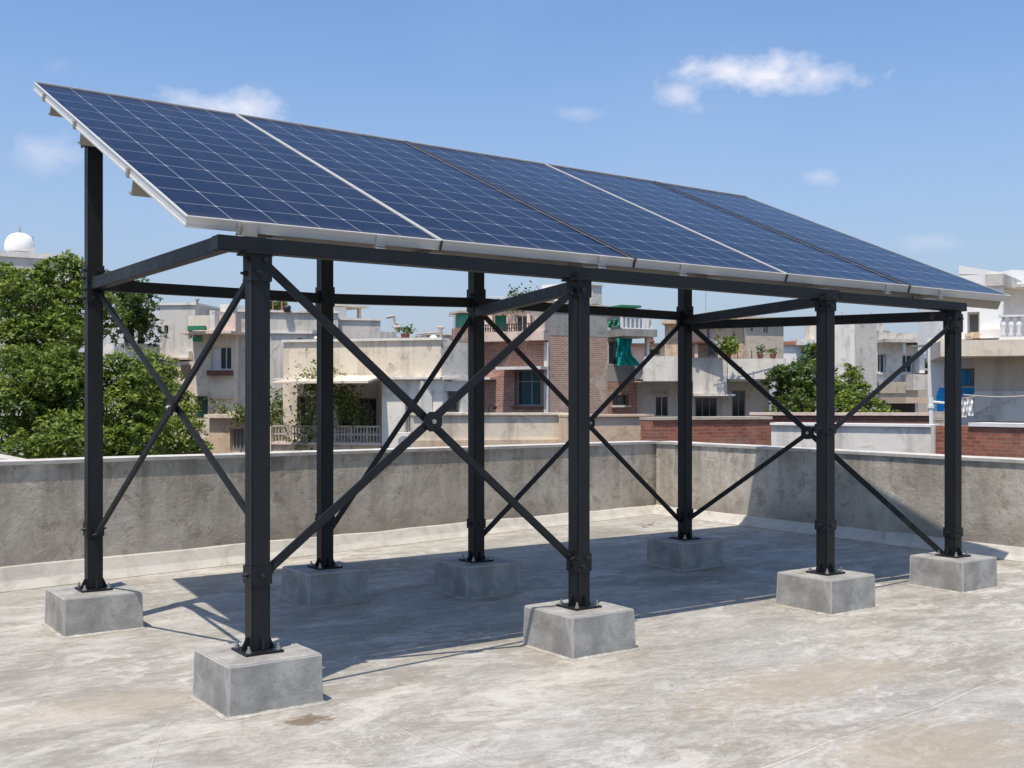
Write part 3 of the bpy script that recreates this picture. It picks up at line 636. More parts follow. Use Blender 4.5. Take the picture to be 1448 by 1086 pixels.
# ---------------------------------------------------------------- concrete blocks
blab=[('near left front block of grey concrete, the largest in view',FP[0],.335,.335),('block under the second front post, a dark shadow strip on its left side',FP[1],.335,.335),('concrete block under the third front post, standing at the shadow edge',FP[2],.34,.34),('concrete block under the rightmost post, close to the right parapet',FP[3],.33,.33),
('concrete block at far left, under the tall rear post beside the long parapet',BP[0],.34,.36),('shaded block under the second rear post, behind the nearest front post',BP[1],.335,.335),('shaded block under the third rear post, between the first two front posts',BP[2],.335,.33),('shaded block under the rear post nearest the parapet corner',BP[3],.345,.33)]
import bmesh
for k,(lab,p,wx,wy) in enumerate(blab):
    bm=bmesh.new(); bmesh.ops.create_cube(bm,size=1)
    tp=.004
    for v in bm.verts:
        s=1 if v.co.z<0 else 1-tp/wx*2; v.co=Vector((v.co.x*wx*S*s,v.co.y*wy*S*s,(v.co.z+.5)*h0*S))
    bmesh.ops.subdivide_edges(bm,edges=bm.edges[:],cuts=9,use_grid_fill=True)
    bmesh.ops.bevel(bm,geom=[e for e in bm.edges if len(e.link_faces)==2 and e.calc_face_angle(0)>.5],offset=.0045*S,segments=2,affect='EDGES')
    for v in bm.verts:
        q=v.co+Vector((p.x,p.y,0))*7
        from mathutils import noise
        if v.co.z>.01: v.co+=Vector((noise.noise(q*9),noise.noise(q*9+Vector((9,0,0))),noise.noise(q*9+Vector((0,9,0)))*.5))*.004
    me=bpy.data.meshes.new('concrete_block'); bm.to_mesh(me); bm.free(); me.polygons.foreach_set('use_smooth',[True]*len(me.polygons)); me.set_sharp_from_angle(angle=math.radians(50))
    me.materials.append(M['block']); o=bpy.data.objects.new('concrete_block',me); C.objects.link(o); o.location=(p.x*S,p.y*S,.001); tag(o,lab,'concrete block','concrete footing blocks under the posts')
    m=MB(); vs=[];fs=[]; n=20
    for side in range(4):
        for i in range(n):
            f=i/n-.5; x,y=[(f,-.5),(.5,f),(-f,.5),(-.5,-f)][side]; w=random.uniform(.002,.007); nx,ny=[(0,-1),(1,0),(0,1),(-1,0)][side]
            vs+=[(p.x+x*wx*.99,p.y+y*wy*.99,.002+random.uniform(.003,.007)),(p.x+x*wx+nx*w+x*.02*(abs(x)==.5),p.y+y*wy+ny*w+y*.02*(abs(y)==.5),.001)]
    N4=4*n
    for i in range(N4): a=2*i; b=2*((i+1)%N4); fs.append((a,b,b+1,a+1))
    m.add(vs,fs); m.build('mortar_bead','floor',o)
#CITY#
# ---------------------------------------------------------------- neighbourhood
def tanktop(name,label,u,v,d,r,h,mat,cat='water tank',group=None,dome=True):
    p=Pd(u,v,d); t=thing(name,label,cat,p,group)
    m=MB(); prof=[(r*.94,0),(r*.99,h*.12),(r,h*.3),(r*.97,h*.46),(r*.9,h*.62),(r*.76,h*.78),(r*.55,h*.9),(r*.3,h*.97),(.001,h)] if dome else [(r,0),(r,h*.25),(r*1.02,h*.28),(r,h*.31),(r,h*.55),(r*1.02,h*.58),(r,h*.61),(r,h*.8),(r*.75,h*.9),(r*.3,h*.94),(r*.28,h),(.001,h)]
    m.lathe(p,prof,28); m.build('body',mat,t,smooth=True); return t,p
def vine(name,label,cat,pts,n,spread,mat='leaf_vine',size=.07,parent=None,droop=.15,stems=True,group=None):
    base=pts[0]; t=thing(name,label,cat,base,group); 
    sb_=MB(); 
    for a,b in zip(pts[:-1],pts[1:]): sb_.cyl(a,b,.018,5)
    if stems: sb_.build('stem','bark',t)
    P=[];
    for i in range(n):
        k=random.randrange(len(pts)-1); q=Vector(pts[k]).lerp(Vector(pts[k+1]),random.random()); 
        P.append(q+Vector((random.gauss(0,spread),random.gauss(0,spread),random.gauss(0,spread)-droop*random.random())))
    leaves(np.array([tuple(p) for p in P]),size,mat,t,t.location,np.array([random.random() for _ in P])); return t
def leaves(P,size,mat,parent,loc,tone,asp=.5,name='foliage',nrm=None):
    n=len(P); P=P*S-np.array(loc)
    a=rng.normal(size=(n,3)); a[:,2]=a[:,2]*.6-.35; a/=np.linalg.norm(a,axis=1)[:,None]
    b=rng.normal(size=(n,3)); b[:,2]*=.5
    if nrm is not None: b=np.cross(nrm+rng.normal(size=(n,3))*.55,a)
    b-=a*(a*b).sum(1)[:,None]; b/=np.linalg.norm(b,axis=1)[:,None]
    L=(size*S*rng.uniform(.6,1.4,n))[:,None]; 
    v=np.empty((n,4,3)); v[:,0]=P-a*L*.5; v[:,1]=P+b*L*asp*.5; v[:,2]=P+a*L*.5; v[:,3]=P-b*L*asp*.5
    me=bpy.data.meshes.new(name); me.vertices.add(4*n); me.vertices.foreach_set('co',v.reshape(-1)); me.loops.add(4*n); me.loops.foreach_set('vertex_index',np.arange(4*n,dtype=np.int32)); me.polygons.add(n); me.polygons.foreach_set('loop_start',np.arange(0,4*n,4,dtype=np.int32)); me.polygons.foreach_set('loop_total',np.full(n,4,dtype=np.int32)); me.update()
    at=me.attributes.new('tone','FLOAT','FACE'); at.data.foreach_set('value',tone.astype(np.float32))
    me.materials.append(M[mat]); o=bpy.data.objects.new(name,me); C.objects.link(o); o.parent=parent; return o
def tree(label,blobs,trunk,mat,dens=1.,size=.10,group='trees beyond the parapet',sprig=9,name='leafy_tree'):
    """blobs: (u,v,d, ru_px, rv_px); trunk: (u,d)"""
    tu,td=trunk; base=Pd(tu,HY,td); base.z=GZ; t=thing(name,label,'tree',base,group)
    P=[];N=[];T=[]
    tr=MB(); cs_=[]
    for (u,v,d,ru,rv) in blobs:
        c=Pd(u,v,d); R_=ru*d/FPX; H_=rv*d/FPX; cs_.append((c,R_,H_))
        n=int(dens*2600*(ru*rv)/2500)
        sub=[]
        for k in range(26):
            w=Vector((random.gauss(0,1),random.gauss(0,1),random.gauss(.15,1))).normalized(); sub.append((c+Vector((w.x*R_,w.y*R_,w.z*H_))*random.uniform(.5,.92),w,random.uniform(.2,.36),random.gauss(.42,.13)))
        for k in range(max(n//sprig,12)):
            sc,w0,sr,tn=random.choice(sub)
            w=Vector((random.gauss(0,1),random.gauss(0,1),random.gauss(.25,1))).normalized(); rr=random.choice((random.uniform(.6,1.),random.uniform(.85,1.25)))
            q=sc+Vector((w.x*R_,w.y*R_,w.z*H_*.8))*rr*sr
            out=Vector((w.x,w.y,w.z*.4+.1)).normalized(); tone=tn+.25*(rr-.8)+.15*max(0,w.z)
            sl=random.uniform(.12,.3)*size*10*.55
            for j in range(sprig):
                f=j/sprig; s=q+out*sl*f+Vector((0,0,-sl*.75*f*f))+Vector((random.gauss(0,1),random.gauss(0,1),random.gauss(0,.6)))*size*.33
                P.append(tuple(s)); N.append((w.x*.8,w.y*.8,w.z*.5+.6)); T.append(tone+random.gauss(0,.08))
    top=sum((c for c,_,_ in cs_),Vector())/len(cs_); fork=Vector((base.x,base.y,min(c.z for c,_,_ in cs_)-.4))
    r0=.16; pts=[base,base.lerp(fork,.5)+Vector((.05,-.04,0)),fork]
    tr.cyl(pts[0],pts[1],r0*1.25,9,r0); tr.cyl(pts[1],pts[2],r0,9,r0*.8)
    o=tr.build('trunk','bark',t,smooth=True)
    for c,R_,H_ in cs_:
        b=MB(); mid=fork.lerp(c,.5)+Vector((random.uniform(-.1,.1),random.uniform(-.1,.1),-.1)); b.cyl(fork-Vector((0,0,.1)),mid,r0*.55,7,r0*.35); b.cyl(mid,c,r0*.35,6,r0*.15)
        for q in range(4):
            e=c+Vector((random.uniform(-.7,.7)*R_,random.uniform(-.7,.7)*R_,random.uniform(-.2,.8)*H_)); b.cyl(mid.lerp(c,.5),e,r0*.14,5,r0*.05)
        b.build('limb','bark',o,smooth=True)
    leaves(np.array(P),size,mat,t,t.location,np.clip(np.array(T),0,1),.42,'crown',np.array(N)); return t
GT='trees beyond the parapet'
# --- trees on the left
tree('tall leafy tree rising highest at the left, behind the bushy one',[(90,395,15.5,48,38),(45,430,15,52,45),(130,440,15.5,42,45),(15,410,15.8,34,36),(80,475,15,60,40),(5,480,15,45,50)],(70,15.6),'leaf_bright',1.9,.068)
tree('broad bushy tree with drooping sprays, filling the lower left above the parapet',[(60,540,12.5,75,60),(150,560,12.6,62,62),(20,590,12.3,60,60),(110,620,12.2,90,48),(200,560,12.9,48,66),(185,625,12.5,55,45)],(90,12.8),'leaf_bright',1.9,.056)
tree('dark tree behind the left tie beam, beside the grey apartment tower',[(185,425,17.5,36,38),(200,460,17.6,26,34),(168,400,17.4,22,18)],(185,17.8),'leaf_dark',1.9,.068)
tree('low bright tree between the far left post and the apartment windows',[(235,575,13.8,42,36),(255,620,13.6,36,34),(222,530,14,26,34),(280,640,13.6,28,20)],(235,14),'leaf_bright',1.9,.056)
# --- far left white building with dome tank
f=Fr(-120,19,112,20.2); t=thing('white_building','pale rooftop block at the far left under the domed tank','building',f.a)
wall(t,'wall','pl_grey',f,-120,100,356,None,5); 
slab(t,'roof_parapet','pl_white',f,-122,354,102,362,-5.02,.04)
t,p=tanktop('water_tank','white domed water tank with small mast, on the far left rooftop',28,357,20.5,.268,.37,'tank_white'); m=MB(); m.cyl(p+Vector((0,0,.36)),p+Vector((0,0,.43)),.02,8); m.cyl(p+Vector((0,0,.43)),p+Vector((0,0,.50)),.008,6); m.build('mast','pipe_grey',t)
m=MB(); q=p+Vector((.2,-.13,.2)); m.cyl(q,q+Vector((0,0,.1)),.012,6); m.build('vent_pipe','pipe_grey',t)
f=Fr(140,19,232,19.5); t=thing('white_building','plain white block glimpsed through the trees beside the far left post','building',f.a)
wall(t,'wall','pl_clean',f,100,226,438,None,4)
f=Fr(190,17.6,224,17.9); t=thing('white_outhouse','low white block between the dark tree and the grey apartment tower','building',f.a); wall(t,'wall','pl_white',f,176,226,486,None,1.2)
# --- building A : apartment tower with the small balcony
bA=thing('apartment_building','tall grey plaster apartment block with small balcony, left of the nearest front post','building',Pd(330,HY,24))
fA0=Fr(222,25.1,276,25); wall(bA,'tower','pl_grey',fA0,222,276,430,None,2,[(232,460,238,472),(266,456,272,479)])
window(bA,fA0,(232,460,238,472),nx=1,sill=False,fm='pipe_grey'); window(bA,fA0,(266,456,272,479),nx=1,sill=False,fm='pipe_grey')
slab(bA,'roof_slab','pl_white',fA0,220,428,278,431.5,-3.05,.04)
slab(bA,'ledge','pl_pink',fA0,220,506,272,509,.002,.25)
slab(bA,'parapet','pl_white',fA0,256,497,272,506,.01,.2)
wl=Fr(225,24.9,275,24.8); slab(bA,'lower_wall','pl_cream',wl,230,511,296,700,-.5,.0)
for r in ((236,516,246,524),(256,516,270,534)):
    slab(bA,'recess_window','dark_room',wl,*r,.003,.012)
fA1=Fr(270,23.9,336,23.7)
wall(bA,'bay_wall','pl_cream',fA1,273,333,462,None,1.6,[(298,490,327,523),(273,560,295,592),(324,604,345,645)] if False else [(298,490,327,523),(275,560,294,592)])
window(bA,fA1,(298,490,327,523),nx=3,curtain=('cloth_white',.02,.4),sill=False); slab(bA,'sill','brick_dark',fA1,296,524,330,531,.002,.14)
window(bA,fA1,(275,560,294,592),gm='glass_green',nx=1,sill=False,fm='wood_door')
fb=Fr(262,23.5,334,23.3)
slab(bA,'balcony_slab','pl_pink',fb,260,469,334,472.5,-1.4,.25)
slab(bA,'balcony_wall','pl_cream',fb,272,447,302,467.5,.1,.2)
slab(bA,'balcony_side','pl_white',fb,302,440,309,468,-.6,.19)
slab(bA,'balcony_back','pl_pink',fb,309,444,333,468.5,-.3,.0)
slab(bA,'box','pl_white',fb,301,428,320,446,-1.4,-.35)
slab(bA,'planter','cloth_green',fb,274,462,298,468,.21,.29)
slab(bA,'planter','pvc_green',fA1,276,476,286,483,.01,.12)
for k,(a,b) in enumerate(((562,563.6),(588,590))): slab(bA,'string_course','pl_pink',fA1,296,a,333,b,.001,.06)
fA2=Fr(332,23.9,540,24.5)
wall(bA,'main_wall','pl_grey',fA2,332,478,441,None,3,[(421,478,428,489),(324,604,348,640)] if False else [(421,478,428,489)])
window(bA,fA2,(421,478,428,489),nx=1,sill=False,fm='pipe_grey')
slab(bA,'roof_coping','pl_white',fA2,331,439,479,442,-3.02,.05)
slab(bA,'string_course','pl_white',fA2,381,470,478,472,.001,.05)
fA3=Fr(470,24.5,540,24.8); wall(bA,'rear_wing','pl_grey',fA3,474,538,452,None,2.4); slab(bA,'roof_coping','pl_white',fA3,473,450,539,453,-2.42,.04)
wall(bA,'rear_wing','pl_white',Fr(535,26,562,26.3),535,561,469,None,2)
fA4=Fr(488,25.6,520,26); slab(bA,'roof_room','pl_white',fA4,474,434,490,452,-.8,0); slab(bA,'roof_room_slab','pl_cream',fA4,472,431.5,520,434,-.85,.05); slab(bA,'column','pl_pink',fA4,511,434,514,452,-.2,-.1)
# ground-floor loggia of A
fA5=Fr(300,22.6,350,22.2)
wall(bA,'porch_wall','pl_tan',fA5,296,352,590,None,.9,[(325,606,346,640)]); window(bA,fA5,(325,606,346,640),nx=4,sill=False,fm='shutter_grey',gm='grey_room',name='shutter_door')
slab(bA,'porch_slab','pl_cream',fA5,294,586,352,591,-.9,.12)
# --- building B : cream house with long parapet, awning, balcony
bB=thing('cream_house','cream house with long roof parapet, awning and iron balcony, seen between the left posts','house',Pd(500,HY,18))
fB=Fr(400,18.3,625,17.6)
fBr=Fr(400,19.1,625,18.4)
wall(bB,'parapet_band','pl_cream',fB,401,624,481,534,.6)
slab(bB,'parapet_lip','pl_white',fB,399.5,479,626,482.4,-.35,.04)
slab(bB,'band_ledge','pl_white',fB,392,534,626,537,-.7,.14)
# side of the parapet facing right, its shade put into a greyer plaster colour
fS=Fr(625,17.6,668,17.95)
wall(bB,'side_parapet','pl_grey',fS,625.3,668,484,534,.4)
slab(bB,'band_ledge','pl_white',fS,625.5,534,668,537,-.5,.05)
wall(bB,'back_wall','pl_cream',fBr,400,540,537,None,2.5,[(420,560,440,606),(478,560,498,606),(506,563,532,610)])
for r in ((420,560,440,606),(478,560,498,606),(506,563,532,610)): window(bB,fBr,r,nx=2,fm='wood_door',gm='glass_dark',sill=False)
wall(bB,'pier','pl_white',fB,540,626,537,None,.5,[(573,564,586,612)])
window(bB,fB,(573,564,586,612),nx=2,fm='shutter_grey',gm='grey_room',sill=False,name='door')
fS2=Fr(588,17.9,640,17.3)
wall(bB,'front_bay','pl_white',Fr(590,17.5,664,17.9),596,664,538.5,None,.9,[(611,553,651,583)])
window(bB,Fr(590,17.5,664,17.9),(611,553,651,583),nx=3,ny=2,fm='wood_door',sill='pl_cream')
m=MB(); 
fAw=fB; s0,s1=fAw.s_(441),fAw.s_(545); za,zb=fAw.z_(490,531),fAw.z_(490,543)
m.hexa([fAw.P(s0,.75,zb),fAw.P(s1,.75,zb),fAw.P(s1,.05,za-.03),fAw.P(s0,.05,za-.03),fAw.P(s0,.75,zb+.035),fAw.P(s1,.75,zb+.035),fAw.P(s1,.05,za),fAw.P(s0,.05,za)]); m.build('awning','pl_cream',bB)
m=MB(); s0,s1=fAw.s_(408),fAw.s_(438); m.hexa([fAw.P(s0,.65,zb),fAw.P(s1,.65,zb),fAw.P(s1,.05,za-.06),fAw.P(s0,.05,za-.06),fAw.P(s0,.65,zb+.02),fAw.P(s1,.65,zb+.02),fAw.P(s1,.05,za-.03),fAw.P(s0,.05,za-.03)]); m.build('awning','pvc_green' if False else 'pl_sand',bB)
wall(bB,'terrace_wall','pl_tan',fB,384,538,628,None,1.0)
slab(bB,'terrace_coping','pl_pink',fB,383,626,540,629,-.9,.04)
railing(bB,fB,384,536,603,625.5,-.05,34,'rail_rust',3)
slab(bB,'terrace_pier','pl_cream',fB,379,603,385,640,-.1,.05)
# lower yard right of the railing
fY=Fr(560,15.5,668,15.9); t=thing('yard_wall','weathered cream yard wall below the small dark window','wall',fY.a); wall(t,'wall','pl_cream',fY,622,670,583.5,None,.4); 
t2=thing('yard_ledge','low plastered ledge with stained face left of the yard wall','wall',fY.a); wall(t2,'wall','pl_tan',Fr(560,15.1,668,15.4),590,640,614,None,.3)
# AC unit
fc_=Fr(560,16.9,600,16.9); p=fc_.P(fc_.s_(572),0,fc_.z_(572,628)); t=thing('air_conditioner','boxy outdoor air conditioner unit by the grey door of the cream house','air conditioner',p)
slab(t,'casing','pl_white',fc_,561,612,583,638,-.25,0)
m=MB(); c=fc_.P(fc_.s_(571),.002,fc_.z_(571,624)); m.cyl(c,c+fc_.n*.03,.085,18); m.build('fan_grille','shutter_grey',t)
slab(t,'bracket','rail_rust',fc_,561,638.3,583,641,-.25,.0)
# --- rooftop bits on B / A
def pipes(name,label,cat,pts,r,mat='pipe_grey'):
    p0=pts[0]; t=thing(name,label,cat,p0); m=MB(); m.tube(pts,r); m.build('pipe',mat,t); return t
t=pipes('bent_pipe','rusty bent pipe standing on the grey rear wing roof','pipe',[Pd(562,470,24),Pd(562,458,24),Pd(558,456,24),Pd(557,447,24),Pd(546,449,24)],.03,'rail_rust'); m=MB(); m.cyl(Pd(558,463,24),Pd(566,463,24),.045,8); m.build('valve','rail_rust',t)
t=thing('rooftop_tripod','tangle of rusty rods above the parapet of the cream house','rooftop frame',Pd(610,482,18.6)); m=MB(); m.cyl(Pd(590,472.5,18.6),Pd(622,470,18.6),.014,6); m.build('rod','rail_rust',t); m=MB(); m.cyl(Pd(602,482,18.6),Pd(601,470,18.6),.012,6); m.build('rod','rail_rust',t); m=MB(); m.cyl(Pd(624,482,18.6),Pd(623,463,18.6),.03,8); m.cyl(Pd(619,463,18.6),Pd(628,463,18.6),.022,8); m.build('standpipe','rail_rust',t)
t,p=tanktop('water_tank','small white lidded tank on the cream house roof near the rusty rods',613,482,18.9,.075,.10,'tank_white')
t,p=tanktop('water_tank','white capped drum at the left end of the long cream parapet',450,480,19.6,.08,.06,'tank_white')
t=thing('television_aerial','thin T-shaped television aerial above the cream roof','aerial',Pd(643,482,19)); m=MB(); m.cyl(Pd(642,482,19),Pd(642,446,19),.009,6); m.build('mast','pipe_grey',t); m=MB(); m.cyl(Pd(633,446.5,19),Pd(645,446.5,19),.01,6); m.build('crossbar','pipe_grey',t)
def pot(label,u,v,d,h,w=.1,name='potted_plant',mat='leaf_dark',grp=None,n=160,size=.06):
    p=Pd(u,v,d); t=thing(name,label,'plant',p,grp); m=MB(); m.lathe(p,[(.001,0),(.06,0),(.08,.11),(.07,.115),(.001,.1)],12); m.build('pot','terracotta',t)
    P=np.array([tuple(p+Vector((random.gauss(0,w),random.gauss(0,w),.12+abs(random.gauss(h*.5,h*.3))))) for _ in range(n)]); leaves(P,size,mat,t,t.location,np.array([random.random() for _ in P])); return t
pot('small green plant on the cream house roof behind the parapet',573,481,19,.12,.07)
# roof garden on A
t=thing('roof_shrub','dense green shrub growing on the grey apartment roof behind a red frame','shrub',Pd(392,443,25)); P=[]
for k in range(2600):
    u=random.uniform(350,405); P.append(tuple(Pd(u,random.uniform(426,443)-2*math.sin(u*.4),25+random.uniform(-.5,.5))))
leaves(np.array(P),.09,'leaf_dark',t,t.location,np.array([random.random()*.6 for _ in P]))
t=thing('red_frame','thin red metal frame standing in front of the roof shrub','frame',Pd(397,443,24.4)); m=MB(); m.bar(Pd(398.5,443,24.4),Pd(398.5,424,24.4),.03,.03); m.bar(Pd(386,443,24.4),Pd(386,425,24.4),.02,.02); m.bar(Pd(385.8,425,24.4),Pd(399,424.5,24.4),.02,.02); m.build('rail','terracotta',t)
for k,(u,w,lab) in enumerate(((406,.07,'larger dark round pot on the grey apartment roof edge'),(438,.05,'smaller dark pot on the grey apartment roof edge, right of the post'))):
    p=Pd(u,441,24); t=thing('roof_pot',lab,'pot',p); m=MB(); m.lathe(p,[(.001,0),(w,0),(w*1.25,w*1.4),(w,w*2),(.001,w*2)],12); m.build('body','tank_black',t,smooth=True)
t=thing('roof_vent','little round vent cowl on the grey tower roof','vent',Pd(279,430,25)); m=MB(); p=Pd(279,430,25.); m.cyl(p,p+Vector((0,0,.07)),.02,6); m.build('stalk','pipe_grey',t); m=MB(); m.lathe(p+Vector((0,0,.06)),[(.02,0),(.05,.03),(.05,.06),(.001,.1)],12); m.build('cowl','shutter_grey',t)
for (u,v0,v1,d,lab) in ((548,481,470,19,'short rusty rod on the cream roof near the bent pipe'),(588,481,474,19,'stub of rusty rod on the cream roof, left of the standpipe'),(655,481,468,19,'thin upright rod at the right end of the cream parapet'),(1190,450,440,31,'reinforcing rod at the left of the blank tower top'),(1231,450,441,31,'reinforcing rod at the right of the blank tower top')):
    t=thing('roof_rod',lab,'rod',Pd(u,v0,d)); m=MB(); m.cyl(Pd(u,v0,d),Pd(u+.6,v1,d),.014,6); m.build('rod','rail_rust',t)
# vines and creepers on B
vine('climbing_vine','yellow-green climbing vine hanging over the awning beside the second rear post','creeper',[Pd(437,628,18.2),Pd(440,590,18.3),Pd(452,560,18),Pd(458,540,17.8),Pd(440,533,17.8)],2300,.17,size=.06)
vine('climbing_vine','sparse creeper trailing down right of the second rear post','creeper',[Pd(505,600,18.3),Pd(500,575,18.2),Pd(490,560,18),Pd(482,548,17.8)],1300,.13,size=.06)
vine('climbing_vine','leafy vine tendrils against the cream wall, right edge of the nearest front post','creeper',[Pd(388,620,19),Pd(392,590,19.2),Pd(398,568,19.4),Pd(408,560,19.4)],1500,.13,size=.065)
vine('hanging_plant','small plant in a wall bracket under the apartment window','plant',[Pd(318,600,23),Pd(317,580,23),Pd(316,573,23)],160,.07,size=.07)
vine('hanging_plant','short creeper spilling over the porch slab beside the nearest front post','plant',[Pd(335,585,22),Pd(345,578,22)],220,.1,size=.08)
vine('hanging_plant','withered twigs fallen on the wall above the porch of the apartment','plant',[Pd(300,585,22.8),Pd(304,568,23),Pd(296,560,23)],60,.06,size=.07)
# --- building C : brick house
bC=thing('brick_house','bare red brick house with teal window and top balcony, left of the second front post','house',Pd(770,HY,25))
fC=Fr(660,25.6,776,24.6); fCr=Fr(775,24.6,860,25.4)
wall(bC,'wall','brick_red',fC,662,775,483,None,2.0,[(727,523,768,574)],rev=.2)
window(bC,fC,(727,523,768,574),nx=2,ny=2,fm='pipe_grey',gm='glass_teal',sill='brick_dark',rev=.2,hood=0)
slab(bC,'window_hood','pl_white',fC,713,519,776,523,.002,.42)
slab(bC,'pilaster','pl_grey',fC,771,484,777,585,.001,.07)
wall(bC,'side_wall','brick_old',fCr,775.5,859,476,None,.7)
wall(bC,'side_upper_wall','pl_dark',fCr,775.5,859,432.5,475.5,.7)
slab(bC,'roof_coping','pl_pink',fCr,774,430,860,433,-.75,.05)
slab(bC,'terrace_slab','pl_pink',fC,662,470,776,483,-2.0,.25)
wall(bC,'upper_room','pl_pink',Fr(670,26.4,776,25.6),686,775,428,470,1.2,[(696,444,716,470),(728,445,745,470),(750,446,761,470)])
fU=Fr(670,26.4,776,25.6)
window(bC,fU,(696,444,716,470),nx=1,gm='tarp_green',fm='pl_cream',sill=False); window(bC,fU,(728,445,745,470),nx=2,sill=False,gm='glass_dark'); window(bC,fU,(750,446,761,470),nx=1,sill=False,gm='glass_teal')
slab(bC,'roof_coping','pl_pink',fU,684,425,776,429,-1.3,.1)
railing(bC,fC,688,762,459,470.5,.15,22,'black_iron',3,th=.01,post=.03)
slab(bC,'balcony_wall','pl_pink',fC,762,448,776,470,-.1,.2)
# ornaments & roof of C
slab(bC,'roof_room','pl_clean',Fr(770,27,800,26.6),766,402,800,428,-1.,0)
slab(bC,'chimney','pl_grey',Fr(835,27,850,27.2),838,404,851,430,-.3,0); slab(bC,'chimney_cap','pl_white',Fr(835,27,850,27.2),836,401.5,853,404,-.34,.04)
vine('roof_planting','thick green plants on the brick house roof above the tie beam','plant',[Pd(725,427,26),Pd(735,420,26),Pd(756,424,26)],700,.14,mat='leaf_dark',size=.09)
t=thing('roof_railing','white railing of hoops on the brick house roof','railing',Pd(710,427,25.8)); m=MB(); 
for i in range(9): a=Pd(690+i*5,428,25.8); m.cyl(a,Pd(690+i*5,420,25.8),.01,5)
m.bar(Pd(689,420,25.8),Pd(731,420,25.8),.03,.02); m.build('rail','white_paint',t)
t=thing('corner_shed','small rooftop shed with green sides, left of the third rear post','shed',Pd(658,462,25)); f=Fr(648,25,676,25.2); slab(t,'roof_sheet','sheet_tan',f,648,440,682,443,-.6,.1); slab(t,'side','pvc_green',f,655,443.3,672,463,-.5,0); slab(t,'base','brick_red',f,650,463.3,684,484,-.5,.02)
t=thing('street_pole_lamp','black wall lamp on a curved arm at the foot of the brick house','lamp',Pd(700,584,18)); m=MB(); m.tube([Pd(690,586,18),Pd(691,575,18),Pd(695,571,18),Pd(700,576,18)],.014); m.build('arm','black_iron',t); m=MB(); m.cyl(Pd(700,575,18),Pd(700,579,18),.035,8,.02); m.build('shade','black_iron',t)
slab(bC,'small_ledge','pl_white',fC,664,534,702,537,.002,.3)
# --- building D : narrow house with teal cloth
bD=thing('balcony_house','narrow brick house with stacked balconies, right of the brick house','house',Pd(880,HY,27))
fD=Fr(858,27.5,906,27.9)
wall(bD,'wall','brick_red',fD,858,901,540,None,2.5,[(866,558,889,573)],rev=.15); window(bD,fD,(866,558,889,573),nx=2,fm='wood_door',sill=True,rev=.15)
wall(bD,'band','pl_dark',fD,858,898,517,539.6,2.4); wall(bD,'upper_wall','pl_grey',fD,858,890,446,516.5,1.6,[(861,483,878,515)])
window(bD,fD,(861,483,878,515),nx=2,gm='glass_teal',fm='wood_door',sill=False)
slab(bD,'balcony_slab','pl_dark',fD,858,468,906,478,-.2,.8)
railing(bD,fD,859,901,450,467,.72,7,'white_paint',2,th=.012,post=.05)
slab(bD,'balcony_panel','pl_clean',fD,864,452,895,466,.60,.64)
slab(bD,'roof_canopy','cloth_green',fD,856,435,884,438,-.5,.8); slab(bD,'post','pl_white',fD,899,438,902,468,.6,.68)
slab(bD,'post','pl_white',fD,897,478.5,901,540,.5,.6)
t=thing('teal_cloth','bright teal cloth hung from the balcony of the narrow house','cloth',Pd(880,517,26.6)); f=Fr(858,26.9,906,27.3); m=MB(); s0=f.s_(872); s1=f.s_(892); n=16; zt=f.z_(880,478.5); zb=f.z_(880,517)
vs=[];fs=[]
for j in range(9):
    for i in range(n+1):
        x=s0+(s1-s0)*i/n; z=zt+(zb-zt)*j/8; x+=.10*max(0,(j-5))*(i/n)*.9; vs.append(f.P(x,.05*math.sin(i*1.3)+.0*j+.04*math.sin(j+i*.5),z))
for j in range(8):
    for i in range(n): a=j*(n+1)+i; fs.append((a,a+1,a+n+2,a+n+1))
m.add(vs,fs); m.build('drape','cloth_teal',t)
t=thing('green_net','bright green netting rolled over the upper balcony of the narrow house','netting',Pd(866,462,26.8)); m=MB(); 
vs=[];fs=[]
for j in range(5):
    for i in range(9): vs.append(Pd(859+i*2.2,452+j*2.4+2*math.sin(i),26.7+.05*math.sin(i*2+j)))
for j in range(4):
    for i in range(8): a=j*9+i; fs.append((a,a+1,a+10,a+9))
m.add(vs,fs); m.build('net','cloth_green',t)
# house behind, brown roofs
bE0=thing('brown_roof_house','low brown-roofed house tucked behind the grey apartment, left of its roof room','house',Pd(930,HY,31)); f=Fr(880,31,975,31)
wall(bE0,'wall','pl_pink',f,892,965,489,None,2,[(918,492,934,502)]); window(bE0,f,(918,492,934,502),sill=False,nx=1); slab(bE0,'roof_slab','brick_dark',f,888,486,968,489.5,-2.05,.25)
p=Pd(921,486,31); t=thing('roof_urn','small clay urn on the brown roof slab','urn',p); m=MB(); m.lathe(p,[(.001,0),(.06,0),(.1,.07),(.04,.14),(.07,.16),(.03,.22),(.001,.24)],12); m.build('body','terracotta',t,smooth=True)
